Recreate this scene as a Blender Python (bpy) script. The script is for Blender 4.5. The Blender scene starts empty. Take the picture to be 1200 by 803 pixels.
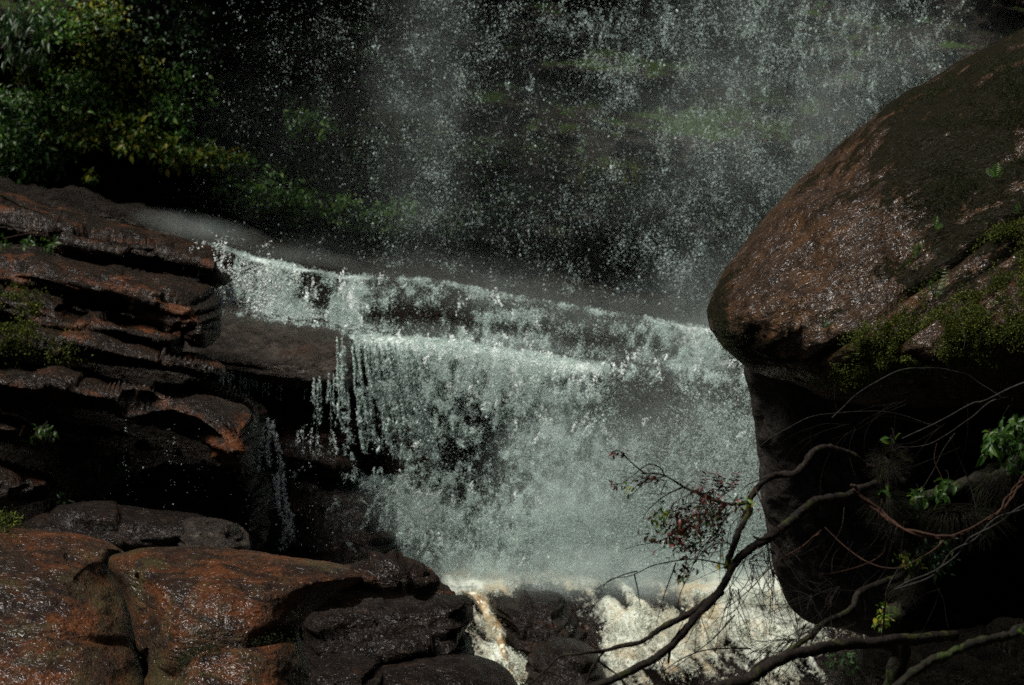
import bpy, math, random
import numpy as np
from mathutils import Vector

random.seed(7)
RNG = np.random.default_rng(7)
scene = bpy.context.scene
COL = scene.collection

# ------------------------------------------------------------------ camera
PITCH = math.radians(4.0)
CAM = np.array([0.0, 0.0, 5.5])
FPX = 85.0 / 36.0 * 1200.0
cam_data = bpy.data.cameras.new("camera")
cam_data.lens = 85.0
cam_data.sensor_width = 36.0
cam_data.clip_start = 0.1
cam_data.clip_end = 3000.0
cam_data.dof.use_dof = True
cam_data.dof.focus_distance = 15.0
cam_data.dof.aperture_fstop = 4.0
cam = bpy.data.objects.new("camera", cam_data)
cam.location = CAM.tolist()
cam.rotation_euler = (math.radians(90) - PITCH, 0, 0)
COL.objects.link(cam)
scene.camera = cam

# ------------------------------------------------------------------ light
SUN_DIR = np.array([-0.42, -0.16, 0.88])
SUN_DIR /= np.linalg.norm(SUN_DIR)
sun_el = math.asin(SUN_DIR[2])
sun_rot = math.atan2(SUN_DIR[0], SUN_DIR[1])
world = bpy.data.worlds.new("World")
scene.world = world
world.use_nodes = True
wn = world.node_tree
sky = wn.nodes.new("ShaderNodeTexSky")
sky.sky_type = 'NISHITA'
sky.sun_disc = False
sky.sun_elevation = sun_el
sky.sun_rotation = sun_rot
sky.air_density = 0.7
sky.dust_density = 4.0
sky.ozone_density = 0.3
bg = wn.nodes["Background"]
bg.inputs[1].default_value = 0.05
wn.links.new(sky.outputs[0], bg.inputs[0])
sd = bpy.data.lights.new("sun", 'SUN')
sd.energy = 5.0
sd.angle = math.radians(24.0)
sd.color = (1.0, 0.985, 0.94)
sun = bpy.data.objects.new("sun", sd)
sun.rotation_euler = Vector((-SUN_DIR).tolist()).to_track_quat('-Z', 'Y').to_euler()
COL.objects.link(sun)
scene.view_settings.view_transform = 'Standard'
scene.view_settings.look = 'None'
scene.view_settings.exposure = 0.45
scene.view_settings.gamma = 1.0
scene.view_settings.use_curve_mapping = False
scene.cycles.max_bounces = 5
scene.cycles.diffuse_bounces = 2
scene.cycles.glossy_bounces = 2
scene.cycles.transmission_bounces = 3
scene.cycles.volume_bounces = 1
scene.cycles.transparent_max_bounces = 14
scene.cycles.use_denoising = False
scene.cycles.sample_clamp_indirect = 2.0
scene.cycles.sample_clamp_direct = 5.0

# ------------------------------------------------------------------ helpers
def smoothstep(x, a, b):
    t = np.clip((x - a) / (b - a), 0, 1)
    return t * t * (3 - 2 * t)

def P(px, py, Y):
    """Pixel of the 1200x803 photograph at distance Y -> world point(s)."""
    px = np.asarray(px, float); py = np.asarray(py, float); Y = np.asarray(Y, float)
    px, py, Y = np.broadcast_arrays(px, py, Y)
    xc = (px - 600.0) / FPX
    yc = (401.5 - py) / FPX
    dy = math.cos(PITCH) + yc * math.sin(PITCH)
    dz = -math.sin(PITCH) + yc * math.cos(PITCH)
    s = Y / dy
    return np.stack([CAM[0] + xc * s, Y + 0 * s, CAM[2] + dz * s], -1)

def _hash(ix, iy, iz, seed):
    h = (ix.astype(np.uint32) * np.uint32(374761393) + iy.astype(np.uint32) * np.uint32(668265263)
         + iz.astype(np.uint32) * np.uint32(2147483647 - 1274126177) + np.uint32(seed * 1013904223 & 0xffffffff))
    h = (h ^ (h >> np.uint32(13))) * np.uint32(1274126177)
    h = (h ^ (h >> np.uint32(16))) * np.uint32(2246822519)
    h ^= h >> np.uint32(13)
    return (h & np.uint32(0xffffff)).astype(np.float64) / 0xffffff * 2 - 1

def vnoise(p, seed=0):
    with np.errstate(over='ignore'):
        f = np.floor(p); t = p - f
        i = f.astype(np.int64)
        t = t * t * t * (t * (t * 6 - 15) + 10)
        r = 0
        for dx in (0, 1):
            wx = t[:, 0] if dx else 1 - t[:, 0]
            for dy in (0, 1):
                wy = t[:, 1] if dy else 1 - t[:, 1]
                for dz in (0, 1):
                    wz = t[:, 2] if dz else 1 - t[:, 2]
                    r = r + wx * wy * wz * _hash(i[:, 0] + dx, i[:, 1] + dy, i[:, 2] + dz, seed)
        return r

def fbm(p, octaves=4, seed=0, gain=0.5, ridged=False):
    a, s, tot = 1.0, 0, 0
    q = np.array(p, float)
    for o in range(octaves):
        n = vnoise(q, seed + o * 7)
        if ridged:
            n = 1 - 2 * np.abs(n)
        s = s + a * n; tot += a
        a *= gain
        q = q * 2.03 + 11.3
    return s / tot

def mesh_obj(name, V, F, mat, parent=None, smooth=True, attrs=None):
    """V (N,3); F (M,3) or (M,4) int array, or list of such arrays."""
    if not isinstance(F, list):
        F = [F]
    F = [f for f in F if len(f)]
    me = bpy.data.meshes.new(name)
    me.vertices.add(len(V))
    me.vertices.foreach_set("co", np.asarray(V, np.float32).ravel())
    nl = sum(f.size for f in F); nf = sum(len(f) for f in F)
    me.loops.add(nl)
    me.loops.foreach_set("vertex_index", np.concatenate([f.ravel() for f in F]).astype(np.int32))
    me.polygons.add(nf)
    starts, c = [], 0
    for f in F:
        k = f.shape[1]
        starts.append(c + np.arange(len(f)) * k)
        c += f.size
    me.polygons.foreach_set("loop_start", np.concatenate(starts).astype(np.int32))
    me.polygons.foreach_set("use_smooth", np.full(nf, smooth))
    me.update(calc_edges=True)
    me.validate()
    if attrs:
        for k, v in attrs.items():
            a = me.attributes.new(k, 'FLOAT', 'POINT')
            a.data.foreach_set("value", np.asarray(v, np.float32))
    if mat is not None:
        me.materials.append(mat)
    o = bpy.data.objects.new(name, me)
    COL.objects.link(o)
    if parent is not None:
        o.parent = parent
    return o

def tag(o, label=None, cat=None, group=None, kind=None):
    if label: o["label"] = label
    if cat: o["category"] = cat
    if group: o["group"] = group
    if kind: o["kind"] = kind
    return o

def empty(name, loc, label, cat, group=None):
    o = bpy.data.objects.new(name, None)
    o.empty_display_size = 0.2
    COL.objects.link(o)
    return tag(o, label, cat, group)

def vnormals(V, F):
    n = np.zeros_like(V)
    a, b, c = V[F[:, 0]], V[F[:, 1]], V[F[:, 2]]
    d = V[F[:, 3]] if F.shape[1] == 4 else a
    fn = np.cross(c - a, d - b) if F.shape[1] == 4 else np.cross(b - a, c - a)
    for k in range(F.shape[1]):
        for j in range(3):
            n[:, j] += np.bincount(F[:, k], fn[:, j], len(V))
    return n / (np.linalg.norm(n, axis=1, keepdims=True) + 1e-12)

def smooth_poly(pts, per=6, closed=True):
    p = np.asarray(pts, float); n = len(p); out = []
    rng = range(n) if closed else range(n - 1)
    for i in rng:
        if closed:
            p0, p1, p2, p3 = p[i - 1], p[i], p[(i + 1) % n], p[(i + 2) % n]
        else:
            p0, p1, p2, p3 = p[max(i - 1, 0)], p[i], p[i + 1], p[min(i + 2, n - 1)]
        for t in np.linspace(0, 1, per, endpoint=False):
            out.append(0.5 * ((2 * p1) + (-p0 + p2) * t + (2 * p0 - 5 * p1 + 4 * p2 - p3) * t * t
                              + (-p0 + 3 * p1 - 3 * p2 + p3) * t ** 3))
    if not closed:
        out.append(p[-1])
    return np.array(out)

def sdf_poly(q, poly):
    """signed distance (+ inside) and nearest boundary point."""
    best = np.full(len(q), 1e18); near = np.zeros_like(q); inside = np.zeros(len(q), bool)
    n = len(poly)
    for i in range(n):
        a, b = poly[i], poly[(i + 1) % n]
        ab = b - a
        L = ab @ ab + 1e-12
        t = np.clip(((q - a) @ ab) / L, 0, 1)
        c = a + t[:, None] * ab
        d = ((q - c) ** 2).sum(1)
        m = d < best
        best[m] = d[m]; near[m] = c[m]
        cond = ((a[1] > q[:, 1]) != (b[1] > q[:, 1]))
        with np.errstate(divide='ignore', invalid='ignore'):
            xi = (b[0] - a[0]) * (q[:, 1] - a[1]) / (b[1] - a[1]) + a[0]
        inside ^= cond & (q[:, 0] < xi)
    d = np.sqrt(best)
    return np.where(inside, d, -d), near

def line_side(px, py, pts):
    """vertical px distance above (+) a polyline given left to right."""
    pts = np.asarray(pts, float)
    return np.interp(px, pts[:, 0], pts[:, 1]) - py

def rock(name, outline, Y, T, R, mat, step=2.0, dip=-0.30, strata=(0.07, 7.0), lump=(0.10, 1.6), fine=(0.018, 14.0),
         tilt=0.0, under=None, depth=None, back=1.0, seed=1, crack=None, per=6, blocky=0.0, lichen=None):
    """A boulder or slab: outline (pixels) at distance Y inflated to a closed solid with thickness T (m)."""
    poly = smooth_poly(outline, per)
    x0, y0 = poly.min(0) - step; x1, y1 = poly.max(0) + step
    xs = np.arange(x0, x1 + step, step)
    ys = [y0]
    while ys[-1] < y1:
        ys.append(ys[-1] + (step if ys[-1] < 830 else step * 6))
    ys = np.array(ys)
    gx, gy = np.meshgrid(xs, ys)
    q = np.stack([gx.ravel(), gy.ravel()], 1)
    d, near = sdf_poly(q, poly)
    nx, ny = len(xs), len(ys)
    ins = (d > 0).reshape(ny, nx)
    cell = ins[:-1, :-1] | ins[1:, :-1] | ins[:-1, 1:] | ins[1:, 1:]
    used = np.zeros((ny, nx), bool)
    used[:-1, :-1] |= cell; used[1:, :-1] |= cell; used[:-1, 1:] |= cell; used[1:, 1:] |= cell
    used = used.ravel()
    snap = used & (d <= 0)
    q[snap] = near[snap]
    dd = np.where(d > 0, d, 0)
    u = np.minimum(dd / R, 1)
    prof = (1 - (1 - u) ** 2) ** 0.62
    base = np.full(len(q), float(Y))
    cy = 0.5 * (poly[:, 1].min() + min(poly[:, 1].max(), 820))
    m_per = Y / FPX
    base = base - tilt * (q[:, 1] - cy) * m_per
    if depth is not None:
        base = base + depth(q[:, 0], q[:, 1])
    yf = base - T * prof
    yb = base + T * back * prof
    ids = np.full(len(q), -1); ids[used] = np.arange(used.sum())
    n = used.sum()
    bnd = snap[used]
    Vf = P(q[used, 0], q[used, 1], yf[used])
    Vb = P(q[used, 0], q[used, 1], yb[used])
    # the back rides the same silhouette
    bid = np.arange(n) + n
    bid[bnd] = np.arange(n)[bnd]
    jj, ii = np.nonzero(cell)
    a = ids[jj * nx + ii]; b = ids[jj * nx + ii + 1]; c = ids[(jj + 1) * nx + ii + 1]; e = ids[(jj + 1) * nx + ii]
    Ff = np.stack([a, e, c, b], 1)
    Fb = np.stack([bid[a], bid[b], bid[c], bid[e]], 1)
    V = np.concatenate([Vf, Vb]); F = np.concatenate([Ff, Fb])
    keep = np.zeros(len(V), bool); keep[F.ravel()] = True
    N = vnormals(V, F)
    # frame of the rock layers (depth damped so that the thin rim stays even)
    Vr = V
    pr2 = np.concatenate([prof[used], prof[used]])
    V = np.stack([V[:, 0], Y + 0.35 * (V[:, 1] - Y), V[:, 2]], 1)
    ca, sa = math.cos(dip), math.sin(dip)
    along = V[:, 0] * ca + V[:, 2] * sa
    across = -V[:, 0] * sa + V[:, 2] * ca
    S = np.stack([along * 0.55, across * strata[1], V[:, 1] * 0.8], 1)
    S[:, 1] += 1.2 * vnoise(V * 0.9, seed + 3)
    st = fbm(S, 4, seed, 0.55)
    st = np.sign(st) * np.abs(st) ** 0.7
    lp = fbm(V * lump[1], 3, seed + 20)
    fn = fbm(V * fine[1], 4, seed + 40, 0.6)
    disp = strata[0] * st + lump[0] * lp + fine[0] * fn
    if strata[0] > 0.03:
        cc = across * strata[1] * 1.5 + 0.7 * vnoise(V * 0.8, seed + 9) + 0.15 * lp
        kk = np.floor(cc).astype(np.int64); fr_ = cc - kk
        hk = _hash(kk, kk * 0 + 3, kk * 0, seed)
        sg = np.floor(along * 1.3 + 9 * hk + 0.5 * lp).astype(np.int64)
        disp = disp + strata[0] * (0.9 * _hash(kk, sg, kk * 0 + 1, seed + 1) - 0.8 * np.exp(-(np.minimum(fr_, 1 - fr_) / 0.12) ** 2))
    if blocky:
        B = np.stack([along * 1.2, across * 4.0, V[:, 1] * 0.35], 1) + 0.4 * np.stack([lp, st, lp], 1)
        disp = disp + blocky * _hash(np.floor(B[:, 0]).astype(np.int64), np.floor(B[:, 1]).astype(np.int64),
                                     np.floor(B[:, 2]).astype(np.int64), seed)
    if crack is not None:
        pxv = np.concatenate([q[used, 0]] * 2); pyv = np.concatenate([q[used, 1]] * 2)
        for line, w, dep in crack:
            l = smooth_poly(line, 6, False)
            best = np.full(len(pxv), 1e9)
            for i in range(len(l) - 1):
                A, Bp = l[i], l[i + 1]; ab = Bp - A
                t = np.clip(((pxv - A[0]) * ab[0] + (pyv - A[1]) * ab[1]) / (ab @ ab + 1e-9), 0, 1)
                best = np.minimum(best, np.hypot(pxv - A[0] - t * ab[0], pyv - A[1] - t * ab[1]))
            ww = w * (1 + 0.6 * fn)
            disp = disp - dep * np.exp(-(best / ww) ** 2)
    V = Vr + N * (disp * (0.35 + 0.65 * smoothstep(pr2, 0.1, 0.6)))[:, None]
    remap = np.full(len(V), -1); remap[keep] = np.arange(keep.sum())
    at = None
    if lichen is not None:
        at = {'lichen': lichen(np.concatenate([q[used, 0]] * 2)[keep], np.concatenate([q[used, 1]] * 2)[keep])}
    o = mesh_obj(name, V[keep], remap[F], mat, attrs=at)
    N2 = vnormals(V, F)
    front = dict(V=V[:n], N=N2[:n], px=q[used, 0], py=q[used, 1])
    return o, front

def tube(paths, sides=6, noise=0.0, seed=0):
    """paths: list of (pts (n,3), radii (n,)) -> V, [quads]"""
    VV, FF, base = [], [], 0
    for pts, rad in paths:
        pts = np.asarray(pts, float); n = len(pts)
        if n < 2: continue
        T = np.gradient(pts, axis=0)
        T /= np.linalg.norm(T, axis=1, keepdims=True) + 1e-12
        up = np.array([0.13, -0.9, 0.4])
        rings = []
        for i in range(n):
            u = up - T[i] * (up @ T[i]); u /= np.linalg.norm(u) + 1e-12
            v = np.cross(T[i], u); up = u
            ang = np.arange(sides) / sides * 2 * math.pi
            r = rad[i]
            ring = pts[i] + r * (np.cos(ang)[:, None] * u + np.sin(ang)[:, None] * v)
            rings.append(ring)
        R = np.array(rings)
        if noise:
            c = pts[:, None, :]
            nn = fbm((R.reshape(-1, 3)) * 26.0, 4, seed, 0.65).reshape(n, sides)
            R = c + (R - c) * (1 + noise * nn)[:, :, None]
        VV.append(R.reshape(-1, 3)); VV.append(pts[[0, -1]])
        i, j = np.meshgrid(np.arange(n - 1), np.arange(sides), indexing='ij')
        a = base + i * sides + j; b = base + i * sides + (j + 1) % sides
        c2 = base + (i + 1) * sides + (j + 1) % sides; d = base + (i + 1) * sides + j
        FF.append(np.stack([a, b, c2, d], -1).reshape(-1, 4))
        k = np.arange(sides); k2 = (k + 1) % sides
        e0 = np.full(sides, base + n * sides); e1 = e0 + 1
        FF.append(np.stack([e0, e0, base + k2, base + k], 1)[:, [0, 2, 3]])
        FF.append(np.stack([e1, base + (n - 1) * sides + k, base + (n - 1) * sides + k2], 1))
        base += n * sides + 2
    quads = np.concatenate([f for f in FF if f.shape[1] == 4]); tris = np.concatenate([f for f in FF if f.shape[1] == 3])
    return np.concatenate(VV), [quads, tris]

def leaves(C, D, Nn, L, W, fold=0.25, curl=0.2):
    """leaf blades: base C, direction D, normal Nn, length L, width W -> V, tris ; each blade 6 verts folded on its midrib."""
    C = np.asarray(C, float); D = D / (np.linalg.norm(D, axis=1, keepdims=True) + 1e-9)
    S = np.cross(D, Nn); S /= np.linalg.norm(S, axis=1, keepdims=True) + 1e-9
    U = np.cross(S, D)
    L = np.asarray(L)[:, None]; W = np.asarray(W)[:, None]
    base = C
    m1 = C + D * L * 0.35; m2 = C + D * L * 0.7 - U * L * curl * 0.4; tip = C + D * L - U * L * curl
    l1 = m1 + S * W * 0.5 + U * W * fold; r1 = m1 - S * W * 0.5 + U * W * fold
    l2 = m2 + S * W * 0.38 + U * W * fold; r2 = m2 - S * W * 0.38 + U * W * fold
    V = np.stack([base, l1, m1, r1, l2, m2, r2, tip], 1)
    n = len(C)
    t = np.array([[0, 2, 1], [0, 3, 2], [1, 2, 5], [1, 5, 4], [2, 3, 6], [2, 6, 5], [4, 5, 7], [5, 6, 7]])
    F = (np.arange(n)[:, None, None] * 8 + t[None]).reshape(-1, 3)
    return V.reshape(-1, 3), F

def unit(v):
    return v / (np.linalg.norm(v, axis=-1, keepdims=True) + 1e-9)

def drops(C, size, stretch=None, rng=RNG, direction=None):
    """small octahedral beads of water, each pulled out along its fall."""
    n = len(C)
    size = np.broadcast_to(size, (n,)); stretch = np.broadcast_to(1.5 if stretch is None else stretch, (n,))
    ax = np.zeros((n, 3)); ax[:, 2] = 1
    ax += rng.normal(0, 0.45, (n, 3))
    if direction is not None: ax = ax * 0.6 + direction
    ax = unit(ax)
    a = unit(np.cross(ax, rng.normal(0, 1, (n, 3)))); b = np.cross(ax, a)
    s = size[:, None]; st = stretch[:, None]
    V = np.stack([C + ax * s * st, C - ax * s * st * 0.8, C + a * s, C + (-0.5 * a + 0.87 * b) * s, C + (-0.5 * a - 0.87 * b) * s], 1).reshape(-1, 3)
    t = np.array([[0, 2, 3], [0, 3, 4], [0, 4, 2], [1, 3, 2], [1, 4, 3], [1, 2, 4]])
    F = (np.arange(n)[:, None, None] * 5 + t[None]).reshape(-1, 3)
    return V, F

# ------------------------------------------------------------------ materials
def newmat(name):
    m = bpy.data.materials.new(name); m.use_nodes = True
    nt = m.node_tree
    b = nt.nodes["Principled BSDF"]
    return m, nt, b

def N(nt, kind, **kw):
    n = nt.nodes.new(kind)
    for k, v in kw.items():
        if k in n.inputs: n.inputs[k].default_value = v
        else: setattr(n, k, v)
    return n

def noise(nt, vec, scale, detail=6, rough=0.6, dist=0.0):
    n = nt.nodes.new("ShaderNodeTexNoise")
    n.inputs["Scale"].default_value = scale; n.inputs["Detail"].default_value = detail
    n.inputs["Roughness"].default_value = rough; n.inputs["Distortion"].default_value = dist
    nt.links.new(vec, n.inputs["Vector"])
    return n.outputs["Fac"]

def ramp(nt, fac, stops):
    r = nt.nodes.new("ShaderNodeValToRGB")
    while len(r.color_ramp.elements) < len(stops): r.color_ramp.elements.new(0.5)
    for e, (p, c) in zip(r.color_ramp.elements, stops):
        e.position = p
        e.color = (c, c, c, 1) if isinstance(c, (int, float)) else (*c, 1)
    nt.links.new(fac, r.inputs[0])
    return r.outputs[0]

def mixc(nt, fac, a, b, mode='MIX'):
    m = nt.nodes.new("ShaderNodeMix"); m.data_type = 'RGBA'; m.blend_type = mode
    for s, v in ((m.inputs[0], fac), (m.inputs[6], a), (m.inputs[7], b)):
        if isinstance(v, (int, float)): s.default_value = v
        elif isinstance(v, tuple): s.default_value = (*v, 1)
        else: nt.links.new(v, s)
    return m.outputs[2]

def math_(nt, op, a, b=0.0, clamp=False):
    m = nt.nodes.new("ShaderNodeMath"); m.operation = op; m.use_clamp = clamp
    for s, v in ((m.inputs[0], a), (m.inputs[1], b)):
        if isinstance(v, (int, float)): s.default_value = v
        else: nt.links.new(v, s)
    return m.outputs[0]

def mapping(nt, scale=(1, 1, 1), rot=(0, 0, 0)):
    g = nt.nodes.new("ShaderNodeNewGeometry")
    m = nt.nodes.new("ShaderNodeMapping")
    m.vector_type = 'POINT'
    nt.links.new(g.outputs["Position"], m.inputs[0])
    m.inputs["Rotation"].default_value = rot
    m2 = nt.nodes.new("ShaderNodeMapping")
    m2.inputs["Scale"].default_value = scale
    nt.links.new(m.outputs[0], m2.inputs[0])
    return m2.outputs[0]

def rockmat(name, dark, mid, warm, pale, dip=-0.3, scale=1.0, warm_amt=0.5, moss=None, moss_amt=0.0, rough=(0.25, 0.6), bump=1.0, spec=0.5, fleck=0.0, olive=None, stain=0.75, coat=0.15, lichen=False, glit=(0.75, 0.42)):
    dark, mid, warm, pale = [tuple(v * 0.53 for v in c) for c in (dark, mid, warm, pale)]
    m, nt, b = newmat(name)
    pos = mapping(nt)
    lay = mapping(nt, (1.0, 1.0, 3.6), (0, dip, 0))
    n1 = noise(nt, pos, 1.3 * scale, 7, 0.65, 0.4)
    n2 = noise(nt, pos, 5.5 * scale, 8, 0.7, 0.6)
    n3 = noise(nt, lay, 1.6 * scale, 8, 0.7, 0.8)
    n4 = noise(nt, pos, 30 * scale, 6, 0.7)
    base = ramp(nt, n2, [(0.36, dark), (0.5, mid), (0.68, pale)])
    wf = ramp(nt, math_(nt, 'ADD', math_(nt, 'MULTIPLY', n1, 0.55), math_(nt, 'MULTIPLY', n3, 0.45)),
              [(0.62 - 0.22 * warm_amt, 0.0), (0.70 - 0.22 * warm_amt, 1.0)])
    c = mixc(nt, math_(nt, 'MULTIPLY', wf, 0.9), base, warm)
    # dark lichen and water stains
    sf = ramp(nt, n3, [(0.42, 1.0), (0.55, 0.0)])
    c = mixc(nt, math_(nt, 'MULTIPLY', sf, stain), c, dark)
    gr = ramp(nt, n4, [(0.3, 0.45), (0.7, 1.25)])
    c = mixc(nt, 0.85, c, gr, 'MULTIPLY')
    if olive is not None:
        of = ramp(nt, noise(nt, pos, 1.1, 5, 0.7, 0.5), [(0.52, 0.0), (0.6, 0.85)])
        c = mixc(nt, of, c, olive)
    if lichen:
        at = nt.nodes.new("ShaderNodeAttribute"); at.attribute_name = 'lichen'
        lf = math_(nt, 'ADD', math_(nt, 'MULTIPLY', at.outputs["Fac"], 0.55), math_(nt, 'MULTIPLY', math_(nt, 'SUBTRACT', math_(nt, 'ADD', noise(nt, pos, 3.2, 9, 0.78, 0.5), noise(nt, lay, 3.0, 6, 0.7)), 1.0), 2.0))
        lich_shade_gloss = ramp(nt, lf, [(0.26, 1.0), (0.38, 0.08)])
        c = mixc(nt, ramp(nt, lf, [(0.30, 0.0), (0.42, 1.0)]), c, mixc(nt, n4, (0.006, 0.006, 0.004), (0.022, 0.020, 0.010)))
    if fleck:
        ff = ramp(nt, noise(nt, pos, 14 * scale, 6, 0.75), [(0.56, 0.0), (0.62, 1.0)])
        c = mixc(nt, math_(nt, 'MULTIPLY', ff, fleck), c, dark)
    if moss is not None:
        g = nt.nodes.new("ShaderNodeNewGeometry")
        sx = nt.nodes.new("ShaderNodeSeparateXYZ"); nt.links.new(g.outputs["Normal"], sx.inputs[0])
        up = math_(nt, 'ADD', math_(nt, 'MULTIPLY', sx.outputs[2], 0.35), noise(nt, pos, 2.6 * scale, 7, 0.7))
        mf = ramp(nt, up, [(0.80 - 0.25 * moss_amt, 0.0), (0.88 - 0.25 * moss_amt, 1.0)])
        mc = mixc(nt, n2, moss, tuple(x * 1.8 for x in moss))
        c = mixc(nt, mf, c, mc)
    nt.links.new(c, b.inputs["Base Color"])
    rr = ramp(nt, n2, [(0.3, rough[0]), (0.75, rough[1])])
    nt.links.new(rr, b.inputs["Roughness"])
    b.inputs["Specular IOR Level"].default_value = spec
    if lichen:
        nt.links.new(math_(nt, 'MULTIPLY', lich_shade_gloss, spec), b.inputs["Specular IOR Level"]); nt.links.new(math_(nt, 'MULTIPLY', lich_shade_gloss, coat), b.inputs["Coat Weight"])
    b.inputs["Specular Tint"].default_value = (1.0, 0.80, 0.62, 1)
    b.inputs["Coat Tint"].default_value = (1.0, 0.88, 0.76, 1)
    b.inputs["Coat Weight"].default_value = coat if not lichen else 0.2; b.inputs["Coat Roughness"].default_value = 0.22
    h = math_(nt, 'ADD', math_(nt, 'MULTIPLY', noise(nt, pos, 7 * scale, 7, 0.70, 0.5), glit[0]),
              math_(nt, 'MULTIPLY', noise(nt, lay, 5 * scale, 6, 0.65, 0.4), 0.6))
    h = math_(nt, 'ADD', h, math_(nt, 'MULTIPLY', noise(nt, pos, 26 * scale, 3, 0.6), glit[1]))
    bp = nt.nodes.new("ShaderNodeBump")
    bp.inputs["Strength"].default_value = 1.0
    bp.inputs["Distance"].default_value = 0.15 * bump
    nt.links.new(h, bp.inputs["Height"])
    nt.links.new(bp.outputs[0], b.inputs["Normal"]);
    # the film of water lies over the grain in larger facets
    cb = nt.nodes.new("ShaderNodeBump"); cb.inputs["Strength"].default_value = 1.0; cb.inputs["Distance"].default_value = 0.036
    nt.links.new(math_(nt, 'ADD', noise(nt, mapping(nt, (1, 1, 1.6), (0, dip, 0)), 19, 2, 0.55, 0.8), math_(nt, 'MULTIPLY', noise(nt, pos, 5, 1, 0.5), 1.6)), cb.inputs["Height"])
    nt.links.new(cb.outputs[0], b.inputs["Coat Normal"])
    return m

M = {}
M['ledge'] = rockmat('wet_red_ledge_rock', (0.004, 0.0025, 0.0015), (0.020, 0.009, 0.0045), (0.18, 0.055, 0.014), (0.065, 0.029, 0.012), warm_amt=0.45, rough=(0.4, 0.6), spec=0.15, stain=0.92, coat=0.16, bump=0.85)
M['front'] = rockmat('wet_orange_brown_rock', (0.012, 0.006, 0.003), (0.060, 0.025, 0.009), (0.19, 0.058, 0.012), (0.11, 0.055, 0.022), dip=-0.2, scale=1.5, warm_amt=0.64, rough=(0.4, 0.55), bump=0.8, spec=0.22, coat=0.30, glit=(0.60, 0.42), olive=(0.040, 0.034, 0.010))
M['grey'] = rockmat('wet_grey_slab_rock', (0.014, 0.012, 0.010), (0.048, 0.038, 0.031), (0.11, 0.058, 0.034), (0.11, 0.09, 0.075), warm_amt=0.2, spec=0.25, coat=0.04)
M['terrace'] = rockmat('black_wet_terrace_rock', (0.004, 0.0035, 0.003), (0.013, 0.010, 0.008), (0.04, 0.02, 0.012), (0.028, 0.022, 0.018), warm_amt=0.1, spec=0.15, coat=0.0)
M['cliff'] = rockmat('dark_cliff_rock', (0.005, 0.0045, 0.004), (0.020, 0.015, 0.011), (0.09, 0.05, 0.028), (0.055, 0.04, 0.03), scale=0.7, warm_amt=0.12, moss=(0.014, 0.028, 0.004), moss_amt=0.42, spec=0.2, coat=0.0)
M['boulder'] = rockmat('brown_mossy_boulder_rock', (0.014, 0.010, 0.006), (0.085, 0.044, 0.019), (0.18, 0.085, 0.028), (0.16, 0.092, 0.044), dip=0.62, scale=1.9, warm_amt=0.5, rough=(0.42, 0.55), bump=0.75, fleck=0.8, spec=0.25, stain=0.45, coat=0.30, glit=(0.55, 0.60), lichen=True)
M['slab'] = rockmat('dry_charcoal_slab_rock', (0.018, 0.017, 0.016), (0.065, 0.060, 0.055), (0.09, 0.078, 0.064), (0.13, 0.12, 0.11), dip=-1.0, scale=1.4, warm_amt=0.0, coat=0.0, rough=(0.6, 0.8), spec=0.15)
M['black'] = rockmat('black_river_rock', (0.005, 0.004, 0.004), (0.020, 0.014, 0.011), (0.10, 0.040, 0.020), (0.055, 0.040, 0.032), warm_amt=0.25, scale=1.3, rough=(0.4, 0.55), spec=0.12, coat=0.12, bump=0.85)
M['bank'] = rockmat('bank_black_for_shade', (0.002, 0.002, 0.0015), (0.006, 0.005, 0.0035), (0.01, 0.007, 0.004), (0.01, 0.009, 0.006), warm_amt=0.1, spec=0.05, coat=0.0)  # near-black colour stands in for the deep shade under the boulder

def leafmat(name, c1, c2, c3, rough=0.4, trans=0.35):
    c1, c2, c3 = [tuple(v * 0.62 for v in c) for c in (c1, c2, c3)]
    m, nt, b = newmat(name)
    g = nt.nodes.new("ShaderNodeNewGeometry")
    c = ramp(nt, g.outputs["Random Per Island"], [(0.0, c1), (0.68, c2), (1.0, c3)])
    nt.links.new(c, b.inputs["Base Color"])
    b.inputs["Roughness"].default_value = rough; b.inputs["Specular IOR Level"].default_value = 0.25
    tr = nt.nodes.new("ShaderNodeBsdfTranslucent"); nt.links.new(c, tr.inputs[0])
    mx = nt.nodes.new("ShaderNodeMixShader"); mx.inputs[0].default_value = trans
    nt.links.new(b.outputs[0], mx.inputs[1]); nt.links.new(tr.outputs[0], mx.inputs[2])
    nt.links.new(mx.outputs[0], nt.nodes["Material Output"].inputs[0])
    return m
M['leaf_green'] = leafmat('green_cliff_leaf', (0.03, 0.10, 0.014), (0.08, 0.20, 0.02), (0.18, 0.28, 0.03))
M['leaf_blue'] = leafmat('cool_green_leaf', (0.022, 0.062, 0.010), (0.055, 0.135, 0.018), (0.11, 0.20, 0.028))
M['leaf_yellow'] = leafmat('yellowing_leaf', (0.05, 0.13, 0.012), (0.16, 0.25, 0.02), (0.45, 0.34, 0.025))
M['leaf_red'] = leafmat('reddish_leaf', (0.018, 0.02, 0.008), (0.06, 0.02, 0.012), (0.20, 0.05, 0.04), trans=0.25)
M['leaf_fresh'] = leafmat('fresh_fern_leaf', (0.018, 0.050, 0.007), (0.036, 0.090, 0.010), (0.075, 0.12, 0.014))
M['leaf_dark'] = leafmat('dark_hanging_leaf', (0.015, 0.045, 0.012), (0.03, 0.08, 0.02), (0.07, 0.11, 0.03))
M['moss'] = leafmat('cushion_moss', (0.02, 0.032, 0.004), (0.075, 0.10, 0.008), (0.20, 0.21, 0.015), rough=0.8, trans=0.2)
M['moss_dark'] = leafmat('dark_moss', (0.012, 0.018, 0.004), (0.024, 0.034, 0.006), (0.05, 0.06, 0.010), rough=0.8, trans=0.2)

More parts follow.
